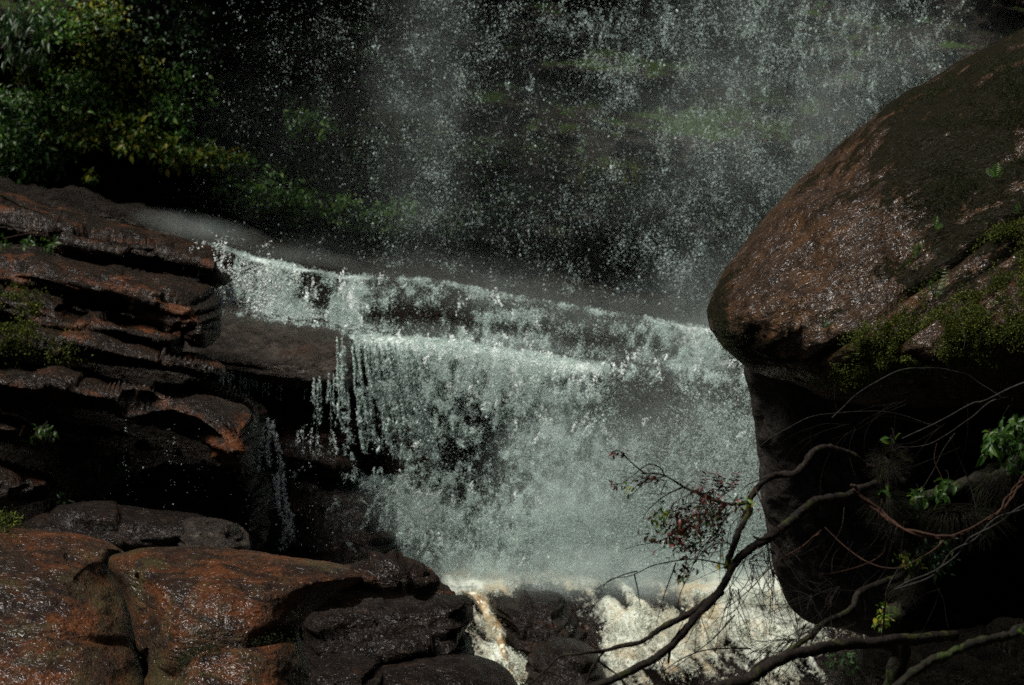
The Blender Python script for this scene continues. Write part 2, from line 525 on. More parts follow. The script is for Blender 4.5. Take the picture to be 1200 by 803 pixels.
def barkmat(name, c1, c2, moss=None):
    c1, c2 = [tuple(v * 0.75 for v in c) for c in (c1, c2)]
    m, nt, b = newmat(name)
    pos = mapping(nt)
    n1 = noise(nt, pos, 28, 6, 0.7); n2 = noise(nt, pos, 7, 5, 0.6)
    c = ramp(nt, n1, [(0.35, c1), (0.65, c2)])
    if moss:
        c = mixc(nt, ramp(nt, n2, [(0.55, 0.0), (0.62, 1.0)]), c, moss)
    nt.links.new(c, b.inputs["Base Color"])
    b.inputs["Roughness"].default_value = 0.7; b.inputs["Specular IOR Level"].default_value = 0.12
    bp = nt.nodes.new("ShaderNodeBump"); bp.inputs["Distance"].default_value = 0.02
    nt.links.new(n1, bp.inputs["Height"]); nt.links.new(bp.outputs[0], b.inputs["Normal"])
    return m
M['bark'] = barkmat('wet_dark_bark', (0.004, 0.003, 0.002), (0.024, 0.016, 0.010), (0.022, 0.024, 0.005))
M['bark_moss'] = barkmat('mossy_bark', (0.006, 0.005, 0.003), (0.018, 0.016, 0.007), (0.02, 0.03, 0.005))
M['twig'] = barkmat('dark_twig_bark', (0.005, 0.004, 0.003), (0.018, 0.012, 0.008))
M['vine_brown'] = barkmat('red_brown_vine_bark', (0.022, 0.010, 0.006), (0.06, 0.028, 0.015))
M['vine_grey'] = barkmat('grey_vine_bark', (0.016, 0.014, 0.012), (0.05, 0.045, 0.038))

def dropmat(name, col, emis=0):
    m, nt, b = newmat(name)
    b.inputs["Base Color"].default_value = (*col, 1)
    b.inputs["Roughness"].default_value = 0.35
    tr = nt.nodes.new("ShaderNodeBsdfTranslucent"); tr.inputs[0].default_value = (*col, 1)
    mx = nt.nodes.new("ShaderNodeMixShader"); mx.inputs[0].default_value = 0.35
    nt.links.new(b.outputs[0], mx.inputs[1]); nt.links.new(tr.outputs[0], mx.inputs[2])
    nt.links.new(mx.outputs[0], nt.nodes["Material Output"].inputs[0])
    return m
M['drop'] = dropmat('white_water_drops', (0.51, 0.615, 0.56))
M['clot'] = dropmat('white_foam_clots', (0.90, 0.95, 0.90))
M['drop_cream'] = dropmat('cream_water_drops', (0.56, 0.58, 0.47))

def sheetmat(name, col, col2, stretch=(7, 7, 1.6), lo=0.45, hi=0.62, amax=0.9, fine=26):
    """foamy water film: lacy white over clear gaps, density from the mesh's own 'dens' attribute"""
    m, nt, b = newmat(name)
    v = mapping(nt, stretch)
    v2 = mapping(nt, (1, 1, 0.55))
    n1 = noise(nt, v, 1.0, 7, 0.65, 0.6)
    n2 = noise(nt, v2, fine, 5, 0.7, 0.3)
    at = nt.nodes.new("ShaderNodeAttribute"); at.attribute_name = 'dens'
    s = math_(nt, 'ADD', math_(nt, 'MULTIPLY', n1, 0.5), math_(nt, 'MULTIPLY', n2, 0.5))
    s = math_(nt, 'ADD', s, math_(nt, 'MULTIPLY', math_(nt, 'SUBTRACT', at.outputs["Fac"], 0.5), 0.42))
    f = ramp(nt, s, [(lo, 0.0), (hi, amax)])
    c = mixc(nt, ramp(nt, noise(nt, v2, 1.5, 4, 0.6), [(0.45, 0.0), (0.62, 1.0)]), col, col2)
    nt.links.new(c, b.inputs["Base Color"])
    b.inputs["Roughness"].default_value = 0.3
    bp = nt.nodes.new("ShaderNodeBump"); bp.inputs["Distance"].default_value = 0.06
    nt.links.new(s, bp.inputs["Height"]); nt.links.new(bp.outputs[0], b.inputs["Normal"])
    tp = nt.nodes.new("ShaderNodeBsdfTransparent")
    mx = nt.nodes.new("ShaderNodeMixShader")
    nt.links.new(f, mx.inputs[0]); nt.links.new(tp.outputs[0], mx.inputs[1]); nt.links.new(b.outputs[0], mx.inputs[2])
    nt.links.new(mx.outputs[0], nt.nodes["Material Output"].inputs[0])
    return m
M['sheet'] = sheetmat('falling_foam', (0.50, 0.60, 0.55), (0.84, 0.90, 0.85), lo=0.50, hi=0.68, amax=0.85)
M['rapid'] = sheetmat('rapids_foam', (0.52, 0.54, 0.45), (0.34, 0.26, 0.14), stretch=(6, 5, 4.0), lo=0.45, hi=0.62, amax=0.95, fine=20)

def watermat():
    m, nt, b = newmat('dark_river_water')
    b.inputs["Base Color"].default_value = (0.02, 0.016, 0.01, 1)
    b.inputs["Roughness"].default_value = 0.12
    n = noise(nt, mapping(nt), 4, 5, 0.6)
    bp = nt.nodes.new("ShaderNodeBump"); bp.inputs["Distance"].default_value = 0.05
    nt.links.new(n, bp.inputs["Height"]); nt.links.new(bp.outputs[0], b.inputs["Normal"])
    return m
M['water'] = watermat()

def mistmat(dens):
    m = bpy.data.materials.new('mist'); m.use_nodes = True
    nt = m.node_tree; nt.nodes.remove(nt.nodes["Principled BSDF"])
    v = nt.nodes.new("ShaderNodeVolumePrincipled")
    v.inputs["Color"].default_value = (0.84, 0.95, 0.90, 1)
    v.inputs["Anisotropy"].default_value = 0.2
    tc = nt.nodes.new("ShaderNodeTexCoord")
    ln = nt.nodes.new("ShaderNodeVectorMath"); ln.operation = 'DOT_PRODUCT'
    nt.links.new(tc.outputs["Object"], ln.inputs[0]); nt.links.new(tc.outputs["Object"], ln.inputs[1])
    g = math_(nt, 'POWER', math_(nt, 'SUBTRACT', 1.0, ln.outputs["Value"], True), 1.4)
    n = noise(nt, mapping(nt), 1.5, 3, 0.6, 0.3)
    n = ramp(nt, n, [(0.35, 0.15), (0.68, 1.0)])
    nt.links.new(math_(nt, 'MULTIPLY', math_(nt, 'MULTIPLY', g, n), dens), v.inputs["Density"])
    nt.links.new(v.outputs[0], nt.nodes["Material Output"].inputs["Volume"])
    return m

# ------------------------------------------------------------------ the setting
def grid_faces(ny, nx):
    j, i = np.meshgrid(np.arange(ny - 1), np.arange(nx - 1), indexing='ij')
    a = (j * nx + i).ravel()
    return np.stack([a, a + nx, a + nx + 1, a + 1], 1)

# ground reaching the horizon
gx, gy = np.meshgrid(np.linspace(-600, 600, 121), np.linspace(-600, 600, 121))
V = np.stack([gx.ravel(), gy.ravel(), np.full(gx.size, -1.2)], 1)
rr = np.hypot(V[:, 0], V[:, 1])
V[:, 2] += smoothstep(rr, 60, 400) * 12 * (0.4 + vnoise(V * 0.01, 5) * 0.6)
tag(mesh_obj('ground', V, grid_faces(121, 121), M['bank']), 'dark stony gorge floor under the river', None, None, 'structure')

# river water between the foot of the falls and the viewer
gx, gy = np.meshgrid(np.linspace(-9, 6, 120), np.linspace(-4, 27.5, 160))
V = np.stack([gx.ravel(), gy.ravel(), np.full(gx.size, -0.75)], 1)
V[:, 2] += 0.05 * fbm(V * 1.5, 3, 8)
tag(mesh_obj('river', V, grid_faces(160, 120), M['water']), 'dark river running out below the rapids', None, None, 'structure')

# unseen gorge sides and rear bank, added to block low sky light
def side_wall(name, a, b, h, seed, label):
    n, m = 140, 50
    t = np.linspace(0, 1, n)[None, :]; s = np.linspace(0, 1, m)[:, None]
    x = a[0] + (b[0] - a[0]) * t + 0 * s; y = a[1] + (b[1] - a[1]) * t + 0 * s; z = -1.5 + h * s + 0 * t
    V = np.stack([x.ravel(), y.ravel(), z.ravel()], 1)
    nn = np.array([b[1] - a[1], -(b[0] - a[0]), 0]); nn = nn / np.linalg.norm(nn)
    V = V + nn * (fbm(V * 0.35, 4, seed) * 1.6 - 0.18 * (V[:, 2] + 1.5))[:, None]
    return tag(mesh_obj(name, V, grid_faces(m, n), M['cliff']), label, None, None, 'structure')
side_wall('unseen_gorge_side', (-19, 42), (-15, -26), 13, 31, 'unseen gorge side left of the river, added to block low sky light')
side_wall('unseen_gorge_side', (14, -26), (12, 42), 16, 32, 'unseen gorge side right of the river, added to block low sky light')
side_wall('unseen_gorge_side', (-15, -22), (14, -22), 7, 33, 'unseen gorge bank behind the viewer, added to block low sky light')

# back cliff
CLIFF_Y0 = 36.2
def cliffY(px, py):
    w = P(px, py, CLIFF_Y0)
    Y = CLIFF_Y0 - 1.9 * (1 - smoothstep(px, 60, 330)) - 0.9 * (1 - smoothstep(px, 250, 520))
    lip = np.interp(px, [-200, 40, 110, 200, 270, 330, 420, 520, 700], [178, 185, 178, 182, 205, 248, 275, 282, 290])
    under = smoothstep(py - lip, -3, 12)
    Y = Y + under * 1.1
    lip2 = np.interp(px, [560, 640, 700, 760, 830], [80, 82, 84, 90, 99])
    hb = np.exp(-((px - 700) / 90.0) ** 4)
    Y = Y - hb * 0.55 * np.exp(-((py - lip2) / 14.0) ** 2) + hb * 0.35 * np.exp(-((py - lip2 - 16) / 6.0) ** 2)
    Y = Y - 0.9 * fbm(w * 0.55, 4, 61) - 0.12 * fbm(w * 4.0, 4, 63)
    S = np.stack([w[..., 0] * 0.5, w[..., 1] * 0.3, w[..., 2] * 4.5 + w[..., 0] * 0.9], -1)
    Y = Y - 0.22 * fbm(S, 4, 62)
    return Y
xs = np.concatenate([np.linspace(-1500, -70, 40), np.arange(-60, 1262, 3.0), np.linspace(1290, 2300, 30)])
ys = np.concatenate([np.linspace(-760, -48, 40), np.arange(-40, 422, 2.6), np.linspace(430, 720, 12)])
gx, gy = np.meshgrid(xs, ys)
V = P(gx.ravel(), gy.ravel(), cliffY(gx.ravel(), gy.ravel()))
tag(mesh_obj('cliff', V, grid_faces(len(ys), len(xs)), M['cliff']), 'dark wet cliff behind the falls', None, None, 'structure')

# stepped terrace the water runs over
L1 = np.array([(-400, 195), (0, 222), (160, 252), (250, 285), (300, 300), (350, 311), (400, 320), (500, 325), (600, 345), (700, 362), (800, 378), (900, 392), (1500, 430)], float)
L2 = np.array([(-400, 290), (200, 352), (270, 368), (400, 386), (450, 392), (540, 400), (640, 416), (720, 426), (800, 433), (880, 440), (1500, 480)], float)
def terraceKnots(px):
    l1 = np.interp(px, L1[:, 0], L1[:, 1]); l2 = np.interp(px, L2[:, 0], L2[:, 1])
    e = 1.6 * np.sin(px * 0.045) + 1.0 * np.sin(px * 0.11 + 1)
    l1 = l1 + e; l2 = l2 + 1.4 * np.sin(px * 0.037 + 2) + 0.8 * np.sin(px * 0.13)
    o = np.ones_like(px)
    py = np.stack([l1 - 1.5, l1 + 5, l2 - 6, l2, l2 + 12, 560 * o, 684 * o, 860 * o])
    Y = np.stack([31.95 * o, 31.6 * o, 31.0 * o, 30.25 * o, 29.95 * o, 29.3 * o, 28.65 * o, 27.2 * o])
    return py, Y
def terraceY(px, py):
    px = np.asarray(px, float); py = np.asarray(py, float)
    kp, kY = terraceKnots(px)
    r = np.where(py <= kp[0], kY[0], kY[-1])
    for k in range(len(kp) - 1):
        m = (py > kp[k]) & (py <= kp[k + 1])
        t = (py - kp[k]) / (kp[k + 1] - kp[k])
        r = np.where(m, kY[k] + (kY[k + 1] - kY[k]) * t, r)
    return r
def terrace_rows(px, sub):
    kp, kY = terraceKnots(px)
    rows_p, rows_Y = [], []
    for k, n in enumerate(sub):
        for t in np.linspace(0, 1, n, endpoint=False):
            rows_p.append(kp[k] + (kp[k + 1] - kp[k]) * t); rows_Y.append(kY[k] + (kY[k + 1] - kY[k]) * t)
    rows_p.append(kp[-1]); rows_Y.append(kY[-1])
    return np.array(rows_p), np.array(rows_Y)
px = np.concatenate([np.linspace(-500, -60, 30), np.arange(-50, 1100, 3.0), np.linspace(1110, 1500, 30)])
rp, rY = terrace_rows(px, (5, 28, 4, 6, 45, 40, 26))
pxx = np.broadcast_to(px, rp.shape)
V = P(pxx, rp, rY)
lip = V[0].copy()
backs = [lip + np.array([0, dy, 0.015 * dy]) for dy in list(np.linspace(6.2, 0.12, 60))]
V = np.concatenate([np.array(backs), V])
ny, nx = V.shape[:2]; V = V.reshape(-1, 3)
F = grid_faces(ny, nx)
Nn = vnormals(V, F)
S = np.stack([V[:, 0] * 0.5, V[:, 1] * 0.5, V[:, 2] * 5.5 + V[:, 0] * 0.8], 1)
top = (np.arange(ny) < 60)[:, None].repeat(nx, 1).ravel()
V[:, 2] += top * 0.13 * (fbm(V * np.array([1.3, 2.2, 1.0]), 4, 79, 0.6, True) - 0.1) * smoothstep(V[:, 1], 31.9, 32.6)
V = V + Nn * (0.13 * fbm(S, 4, 71) + 0.10 * fbm(V * 1.7, 3, 72) + 0.03 * fbm(V * 9, 3, 73))[:, None]
tag(mesh_obj('rock_terrace', V, F, M['terrace']), 'black stepped rock terrace under the falls', None, None, 'structure')

# ------------------------------------------------------------------ rocks
ROCKS = {}
def R_(key, name, outline, Y, T, R, mat, label, cat='rock', group=None, **kw):
    o, fr = rock(name, outline, Y, T, R, M[mat], seed=len(ROCKS) * 13 + 5, **kw)
    tag(o, label, cat, group)
    ROCKS[key] = fr
    return o

# left ledges
gl = 'layered ledges left of the falls'
R_('L1', 'rock_ledge', [(-160, 205), (-60, 212), (0, 224), (60, 241), (120, 256), (180, 270), (240, 284), (262, 296), (274, 310), (272, 326), (255, 334), (240, 332), (225, 326), (190, 318), (120, 303), (60, 293), (0, 286), (-80, 280), (-160, 270)],
   27.4, 1.1, 30, 'ledge', 'topmost long red-brown ledge, sloping down to the lip of the upper cascade', 'rock ledge', gl, tilt=1.6, back=1.6, dip=-0.27, strata=(0.10, 6), blocky=0.04)
R_('L2', 'rock_ledge', [(-160, 275), (-60, 283), (0, 290), (70, 299), (140, 312), (205, 321), (245, 338), (262, 366), (258, 393), (240, 408), (215, 403), (198, 385), (150, 372), (100, 366), (50, 352), (0, 345), (-80, 340), (-160, 335)],
   25.6, 1.1, 30, 'ledge', 'red ledge ending in a rounded overhanging nose beside the grey slab', 'rock ledge', gl, step=1.3, tilt=1.1, back=2.4, dip=-0.25, strata=(0.08, 6), blocky=0.05)
R_('L3', 'rock_ledge', [(-160, 325), (-60, 328), (0, 332), (40, 334), (78, 346), (88, 362), (140, 368), (190, 378), (214, 402), (200, 418), (150, 408), (90, 398), (50, 388), (0, 378), (-80, 372), (-160, 365)],
   25.0, 0.9, 22, 'ledge', 'small red ledge directly under the round-nosed one, moss at its left', 'rock ledge', gl, step=1.3, tilt=1.1, back=2.4, dip=-0.22, blocky=0.06)
R_('L4', 'rock_ledge', [(-160, 366), (-60, 370), (0, 377), (50, 384), (110, 394), (180, 404), (240, 416), (266, 430), (262, 446), (200, 440), (140, 432), (60, 418), (0, 412), (-80, 404), (-160, 398)],
   24.7, 0.9, 18, 'ledge', 'thin broken ledge with bright moss, above the wide overhang', 'rock ledge', gl, step=1.3, tilt=1.2, back=2.6, dip=-0.2, blocky=0.07)
R_('L5', 'rock_ledge', [(-160, 400), (-60, 406), (0, 416), (60, 424), (120, 438), (180, 452), (250, 464), (292, 478), (306, 496), (302, 522), (286, 545), (262, 540), (238, 512), (180, 492), (110, 482), (50, 474), (0, 470), (-80, 466), (-160, 460)],
   24.0, 1.2, 22, 'ledge', 'widest overhanging ledge, water dripping from its dark underside', 'rock ledge', gl, step=1.3, tilt=1.5, back=3.0, dip=-0.24, strata=(0.10, 7), blocky=0.05)
R_('L6', 'rock_ledge', [(-160, 470), (-60, 475), (0, 484), (32, 494), (46, 502), (30, 512), (0, 515), (-80, 512), (-160, 505)],
   23.8, 0.7, 12, 'ledge', 'short thin ledge in the shade at the left edge', 'rock ledge', gl, tilt=1.0, back=3, dip=-0.2)
R_('L7', 'rock_ledge', [(-160, 530), (-60, 534), (0, 542), (40, 552), (60, 566), (50, 582), (10, 592), (-80, 600), (-160, 600)],
   23.4, 0.8, 18, 'ledge', 'low dark ledge with an orange rim at the left edge', 'rock ledge', gl, tilt=1.0, back=3, dip=-0.15)
gs = 'dark slabs at the foot of the shaded recess'
R_('M1', 'rock', [(60, 598), (120, 590), (190, 597), (238, 603), (250, 616), (220, 640), (140, 650), (70, 650), (20, 640), (30, 612)], 22.6, 0.7, 18, 'black', 'flat grey slab lying just behind the orange foreground rock', 'rock', gs, tilt=1.2, back=2, dip=-0.1)
R_('M2', 'rock', [(206, 614), (245, 609), (280, 618), (290, 632), (280, 652), (240, 660), (205, 650)], 22.3, 0.6, 16, 'grey', 'small pale-topped slab right of the flat grey slab', 'rock', gs, tilt=1.2, back=2, dip=-0.2)
R_('M3', 'rock', [(150, 562), (200, 548), (255, 547), (305, 556), (318, 580), (305, 640), (240, 660), (160, 640), (120, 600)], 25.4, 0.9, 25, 'black', 'dark low boulder in the dripping recess under the ledges', 'rock', gs, tilt=0.8, back=2, dip=-0.15, blocky=0.05)
gm = 'slabs left of the main cascade'
R_('S1', 'rock_slab', [(236, 352), (262, 356), (300, 366), (350, 378), (392, 386), (408, 391), (418, 420), (412, 452), (395, 458), (330, 452), (262, 440), (222, 430), (215, 395)], 29.9, 0.9, 30, 'grey', 'smooth grey sloping slab between the round-nosed ledge and the main cascade', 'rock slab', gm, tilt=2.2, back=1.2, dip=-0.2, strata=(0.03, 5), lump=(0.05, 1.2), crack=[([(236, 424), (300, 430), (400, 434)], 3, 0.12)])
R_('S2', 'rock_slab', [(255, 462), (330, 466), (390, 476), (412, 490), (420, 520), (414, 560), (385, 562), (330, 552), (300, 520), (262, 480)], 29.3, 0.8, 24, 'ledge', 'red-brown block with a drip curtain above it, left of the water strands', 'rock slab', gm, tilt=1.0, back=1.4, dip=-0.2, blocky=0.06)
R_('S3', 'rock_slab', [(270, 556), (330, 550), (390, 556), (430, 566), (450, 590), (456, 640), (440, 690), (300, 690), (275, 620)], 28.6, 0.9, 30, 'black', 'low black step where the left trickle lands behind the foreground rocks', 'rock slab', gm, tilt=1.2, back=1.2, dip=-0.2, blocky=0.06)

# foreground rocks, lower left
gf = 'wet rocks in the lower left foreground'
R_('F1', 'foreground_rock', [(-200, 600), (-60, 608), (0, 614), (60, 620), (110, 630), (142, 642), (150, 652), (134, 664), (146, 690), (154, 725), (160, 765), (172, 810), (190, 900), (210, 1220), (-240, 1220)],
   14.6, 0.9, 90, 'front', 'biggest orange-brown wet rock filling the lower left corner', 'rock', gf, tilt=1.3, back=0.9, dip=-0.5, strata=(0.015, 5), lump=(0.06, 2.2), fine=(0.022, 12), crack=[([(-20, 760), (60, 742), (130, 748), (160, 760)], 4, 0.03), ([(80, 646), (120, 650), (150, 652)], 4, 0.07)])
R_('F2', 'foreground_rock', [(128, 658), (150, 646), (190, 640), (250, 642), (320, 651), (380, 659), (420, 668), (425, 684), (380, 706), (352, 735), (356, 760), (362, 790), (360, 840), (380, 1220), (150, 1220), (168, 820), (160, 760), (146, 700)],
   14.0, 0.8, 70, 'front', 'rounded wet rock with an olive and orange face, right of the corner rock', 'rock', gf, tilt=1.1, back=0.9, dip=-0.25, strata=(0.02, 5), lump=(0.06, 2.0), fine=(0.022, 12), crack=[([(150, 652), (160, 700), (166, 740), (168, 790)], 4, 0.06), ([(190, 790), (230, 760), (290, 752), (340, 740)], 9, 0.10)])
R_('F3', 'foreground_rock', [(330, 656), (400, 660), (450, 657), (480, 657), (500, 665), (509, 680), (500, 694), (470, 700), (430, 702), (395, 712), (350, 716), (318, 700), (312, 672)],
   14.5, 0.45, 22, 'ledge', 'overhanging red-brown rock tongue pointing at the main cascade', 'rock', gf, tilt=1.0, back=1.2, dip=-0.12, blocky=0.05, strata=(0.04, 7))
R_('F4', 'foreground_rock', [(352, 724), (372, 708), (430, 700), (500, 694), (545, 698), (552, 715), (546, 740), (552, 772), (520, 790), (440, 790), (380, 800), (352, 790)],
   18.0, 0.7, 24, 'black', 'layered grey and brown rock under the overhanging tongue', 'rock', gf, tilt=1.0, back=1.3, dip=0.15, strata=(0.07, 6), blocky=0.03, lump=(0.06, 2.4))
R_('F6', 'foreground_rock', [(350, 792), (380, 768), (430, 766), (452, 800), (470, 1000), (350, 1000)], 17.0, 0.7, 26, 'black', 'dark rock with thin red layers at the bottom, right of the olive-faced rock', 'rock', gf, tilt=0.8, back=1.2, dip=-0.1)
R_('F5', 'foreground_rock', [(410, 800), (440, 780), (490, 770), (545, 766), (585, 776), (606, 796), (620, 840), (640, 1000), (400, 1000)], 17.4, 0.8, 40, 'black', 'smooth black rock at the bottom edge left of the brown water chute', 'rock', gf, tilt=1.0, back=1.2, dip=-0.3, strata=(0.02, 5))
R_('F7', 'foreground_rock', [(490, 690), (508, 680), (524, 690), (530, 702), (520, 712), (492, 710)], 19.0, 0.25, 16, 'ledge', 'small rounded cobble tucked behind the tip of the rock tongue', 'rock', gf, tilt=0.8)
R_('F8', 'river_rock', [(568, 704), (580, 692), (620, 690), (655, 694), (668, 706), (684, 730), (700, 765), (690, 790), (640, 790), (600, 775), (585, 745), (572, 725)], 26.9, 0.9, 26, 'black', 'black stepped rock splitting the rapids in two', 'river rock', 'black rocks in the rapids', tilt=1.2, back=1.2, dip=-0.1, blocky=0.12)
R_('F9', 'river_rock', [(625, 762), (660, 752), (692, 760), (708, 790), (706, 830), (690, 900), (630, 900), (622, 800)], 25.4, 0.7, 26, 'black', 'rounder black rock below the stepped one, at the bottom edge', 'river rock', 'black rocks in the rapids', tilt=1.0, back=1.2)

# right bank: the big boulder, the hanging slab under it, the dark bank
ridge = [(820, 402), (870, 425), (940, 452), (1010, 440), (1100, 436), (1180, 405), (1300, 360), (1500, 300)]
def boulder_depth(px, py):
    a = line_side(px, py, ridge) * 15.0 / FPX
    d = np.where(a > 0, 0.95 * a, -1.5 * a)
    d = d - 0.12 * np.exp(-((a - 0.22) / 0.16) ** 2) * smoothstep(px, 960, 1040)
    d = d - smoothstep(px, 860, 1400) * 0.9
    return d
def lichen_shade_f(x, y):  # lichen, plus the lit face and dark underside painted into the same mask
    r = np.zeros(len(x)) + 0.25
    for cx, cy, sx, sy, a in [(1120, 130, 80, 45, 0.8), (1190, 60, 60, 60, 0.8), (1110, 215, 70, 35, 0.65), (1190, 220, 60, 60, 0.6), (1060, 190, 40, 30, 0.25), (1150, 300, 60, 30, 0.5), (840, 330, 14, 60, 0.6), (870, 420, 50, 26, 0.8), (1080, 330, 40, 16, 0.4),
                              (950, 310, 50, 50, -0.3), (1010, 270, 30, 40, -0.2), (1200, 170, 14, 20, -0.6), (1075, 200, 14, 14, -0.5), (970, 380, 30, 30, -0.3)]:
        r = r + a * np.exp(-0.5 * (((x - cx) / sx) ** 2 + ((y - cy) / sy) ** 2))
    return r.clip(0, 1)
R_('B', 'boulder', [(828, 368), (834, 345), (850, 318), (870, 288), (892, 258), (915, 228), (945, 200), (985, 168), (1025, 135), (1060, 108), (1100, 86), (1150, 56), (1200, 30), (1300, -20), (1420, -60), (1600, -60), (1700, 100), (1700, 420), (1500, 470), (1300, 480), (1150, 476), (1040, 476), (980, 470), (925, 452), (890, 440), (862, 420), (838, 396)],
   16.6, 1.35, 95, 'boulder', 'huge brown mossy boulder overhanging the falls on the right', 'boulder', None, depth=boulder_depth, back=1.0, lichen=lichen_shade_f, dip=0.62, strata=(0.03, 7), lump=(0.10, 2.2), fine=(0.026, 14),
   crack=[([(948, 428), (985, 400), (1030, 372), (1080, 330), (1130, 292), (1210, 240)], 5, 0.13), ([(985, 440), (1040, 405), (1100, 360), (1150, 318), (1220, 275)], 5, 0.10), ([(900, 330), (960, 280), (1030, 240)], 4, 0.04)])
R_('SL', 'hanging_slab', [(878, 420), (880, 470), (884, 515), (892, 545), (894, 580), (900, 620), (908, 660), (918, 692), (934, 716), (958, 730), (992, 736), (1060, 760), (1160, 800), (1300, 820), (1300, 420), (1100, 400), (950, 400)],
   18.4, 0.6, 60, 'slab', 'smooth charcoal slab hanging under the big boulder', 'rock slab', None, back=1.2, tilt=-0.5, dip=-1.0, strata=(0.03, 5), lump=(0.10, 1.9), fine=(0.035, 9))
R_('BK', 'bank_rock', [(975, 800), (1000, 765), (1050, 745), (1120, 740), (1300, 735), (1500, 735), (1500, 1400), (930, 1400), (955, 900)], 15.5, 0.9, 50, 'bank', 'bank rock coloured black for shade, below the hanging slab in the lower right corner', 'rock', None, tilt=1.0, back=1.4)
R_('CV', 'cave_wall', [(1010, 420), (1060, 400), (1200, 380), (1500, 360), (1560, 900), (1100, 900), (1040, 760), (1060, 600)], 17.9, 0.35, 60, 'bank', 'rock wall coloured near black for the shade in the hollow under the big boulder', 'rock wall', None, back=2.0)

# ------------------------------------------------------------------ moss on the rocks
def moss_on(name, keys, patches, n, size, mat, label):
    """patches: (cx, cy, rx, ry) in pixels on the front surface of already built rocks"""
    C, Nn = [], []
    for k in keys:
        fr = ROCKS[k]
        w = np.zeros(len(fr['px']))
        for cx, cy, rx, ry in patches:
            w = np.maximum(w, np.exp(-(((fr['px'] - cx) / rx) ** 2 + ((fr['py'] - cy) / ry) ** 2) * 1.2))
        w = w * (0.30 + 1.3 * fbm(fr['V'] * 5.0, 4, 90, 0.65)).clip(0, 1) ** 1.3
        C.append(np.c_[fr['V'], w]); Nn.append(fr['N'])
    C = np.concatenate(C); Nn = np.concatenate(Nn)
    w = C[:, 3] / C[:, 3].sum()
    i = RNG.choice(len(C), n, p=w)
    c = C[i, :3] + RNG.normal(0, size * 0.6, (n, 3)); nn = Nn[i]
    bump = 0.03 + 0.05 * (fbm(c * 12, 2, 91) + 0.3).clip(0, 1)
    c = c + nn * (bump * RNG.random(n) ** 0.5)[:, None]
    d = unit(nn + RNG.normal(0, 0.6, (n, 3)))
    V, F = leaves(c, d, RNG.normal(0, 1, (n, 3)), size * RNG.uniform(0.6, 1.5, n), size * 0.55 * np.ones(n))
    return tag(mesh_obj(name, V, F, M[mat], smooth=False), label, None, None, 'stuff')
moss_on('moss', ['B'], [(1110, 390, 50, 30), (1065, 405, 38, 24), (1150, 355, 36, 18), (1190, 290, 26, 18), (1015, 398, 16, 12), (1058, 318, 10, 7), (1155, 395, 45, 25), (1000, 440, 30, 10), (1190, 330, 30, 20)], 60000, 0.013, 'moss', 'yellow-green moss on the lower face of the big boulder')
moss_on('moss', ['B'], [(1120, 120, 90, 30), (1190, 120, 50, 60), (1130, 220, 70, 30), (850, 405, 20, 25), (1190, 210, 40, 50)], 16000, 0.010, 'moss_dark', 'dark moss along the crest of the big boulder')
moss_on('moss', ['L3', 'L4', 'L5', 'L2'], [(18, 362, 26, 12), (16, 402, 26, 12), (72, 414, 20, 9), (0, 395, 20, 10), (2, 355, 15, 12)], 6500, 0.028, 'moss', 'bright green moss tufts on the stacked red ledges')
moss_on('moss', ['F1', 'L7'], [(2, 606, 18, 10), (52, 508, 14, 8)], 1500, 0.022, 'moss', 'small cushion of moss behind the corner rock')
moss_on('moss', ['F2'], [(300, 745, 60, 10), (230, 770, 30, 8)], 1800, 0.010, 'moss_dark', 'thin dark moss on the olive face of the rounded foreground rock')

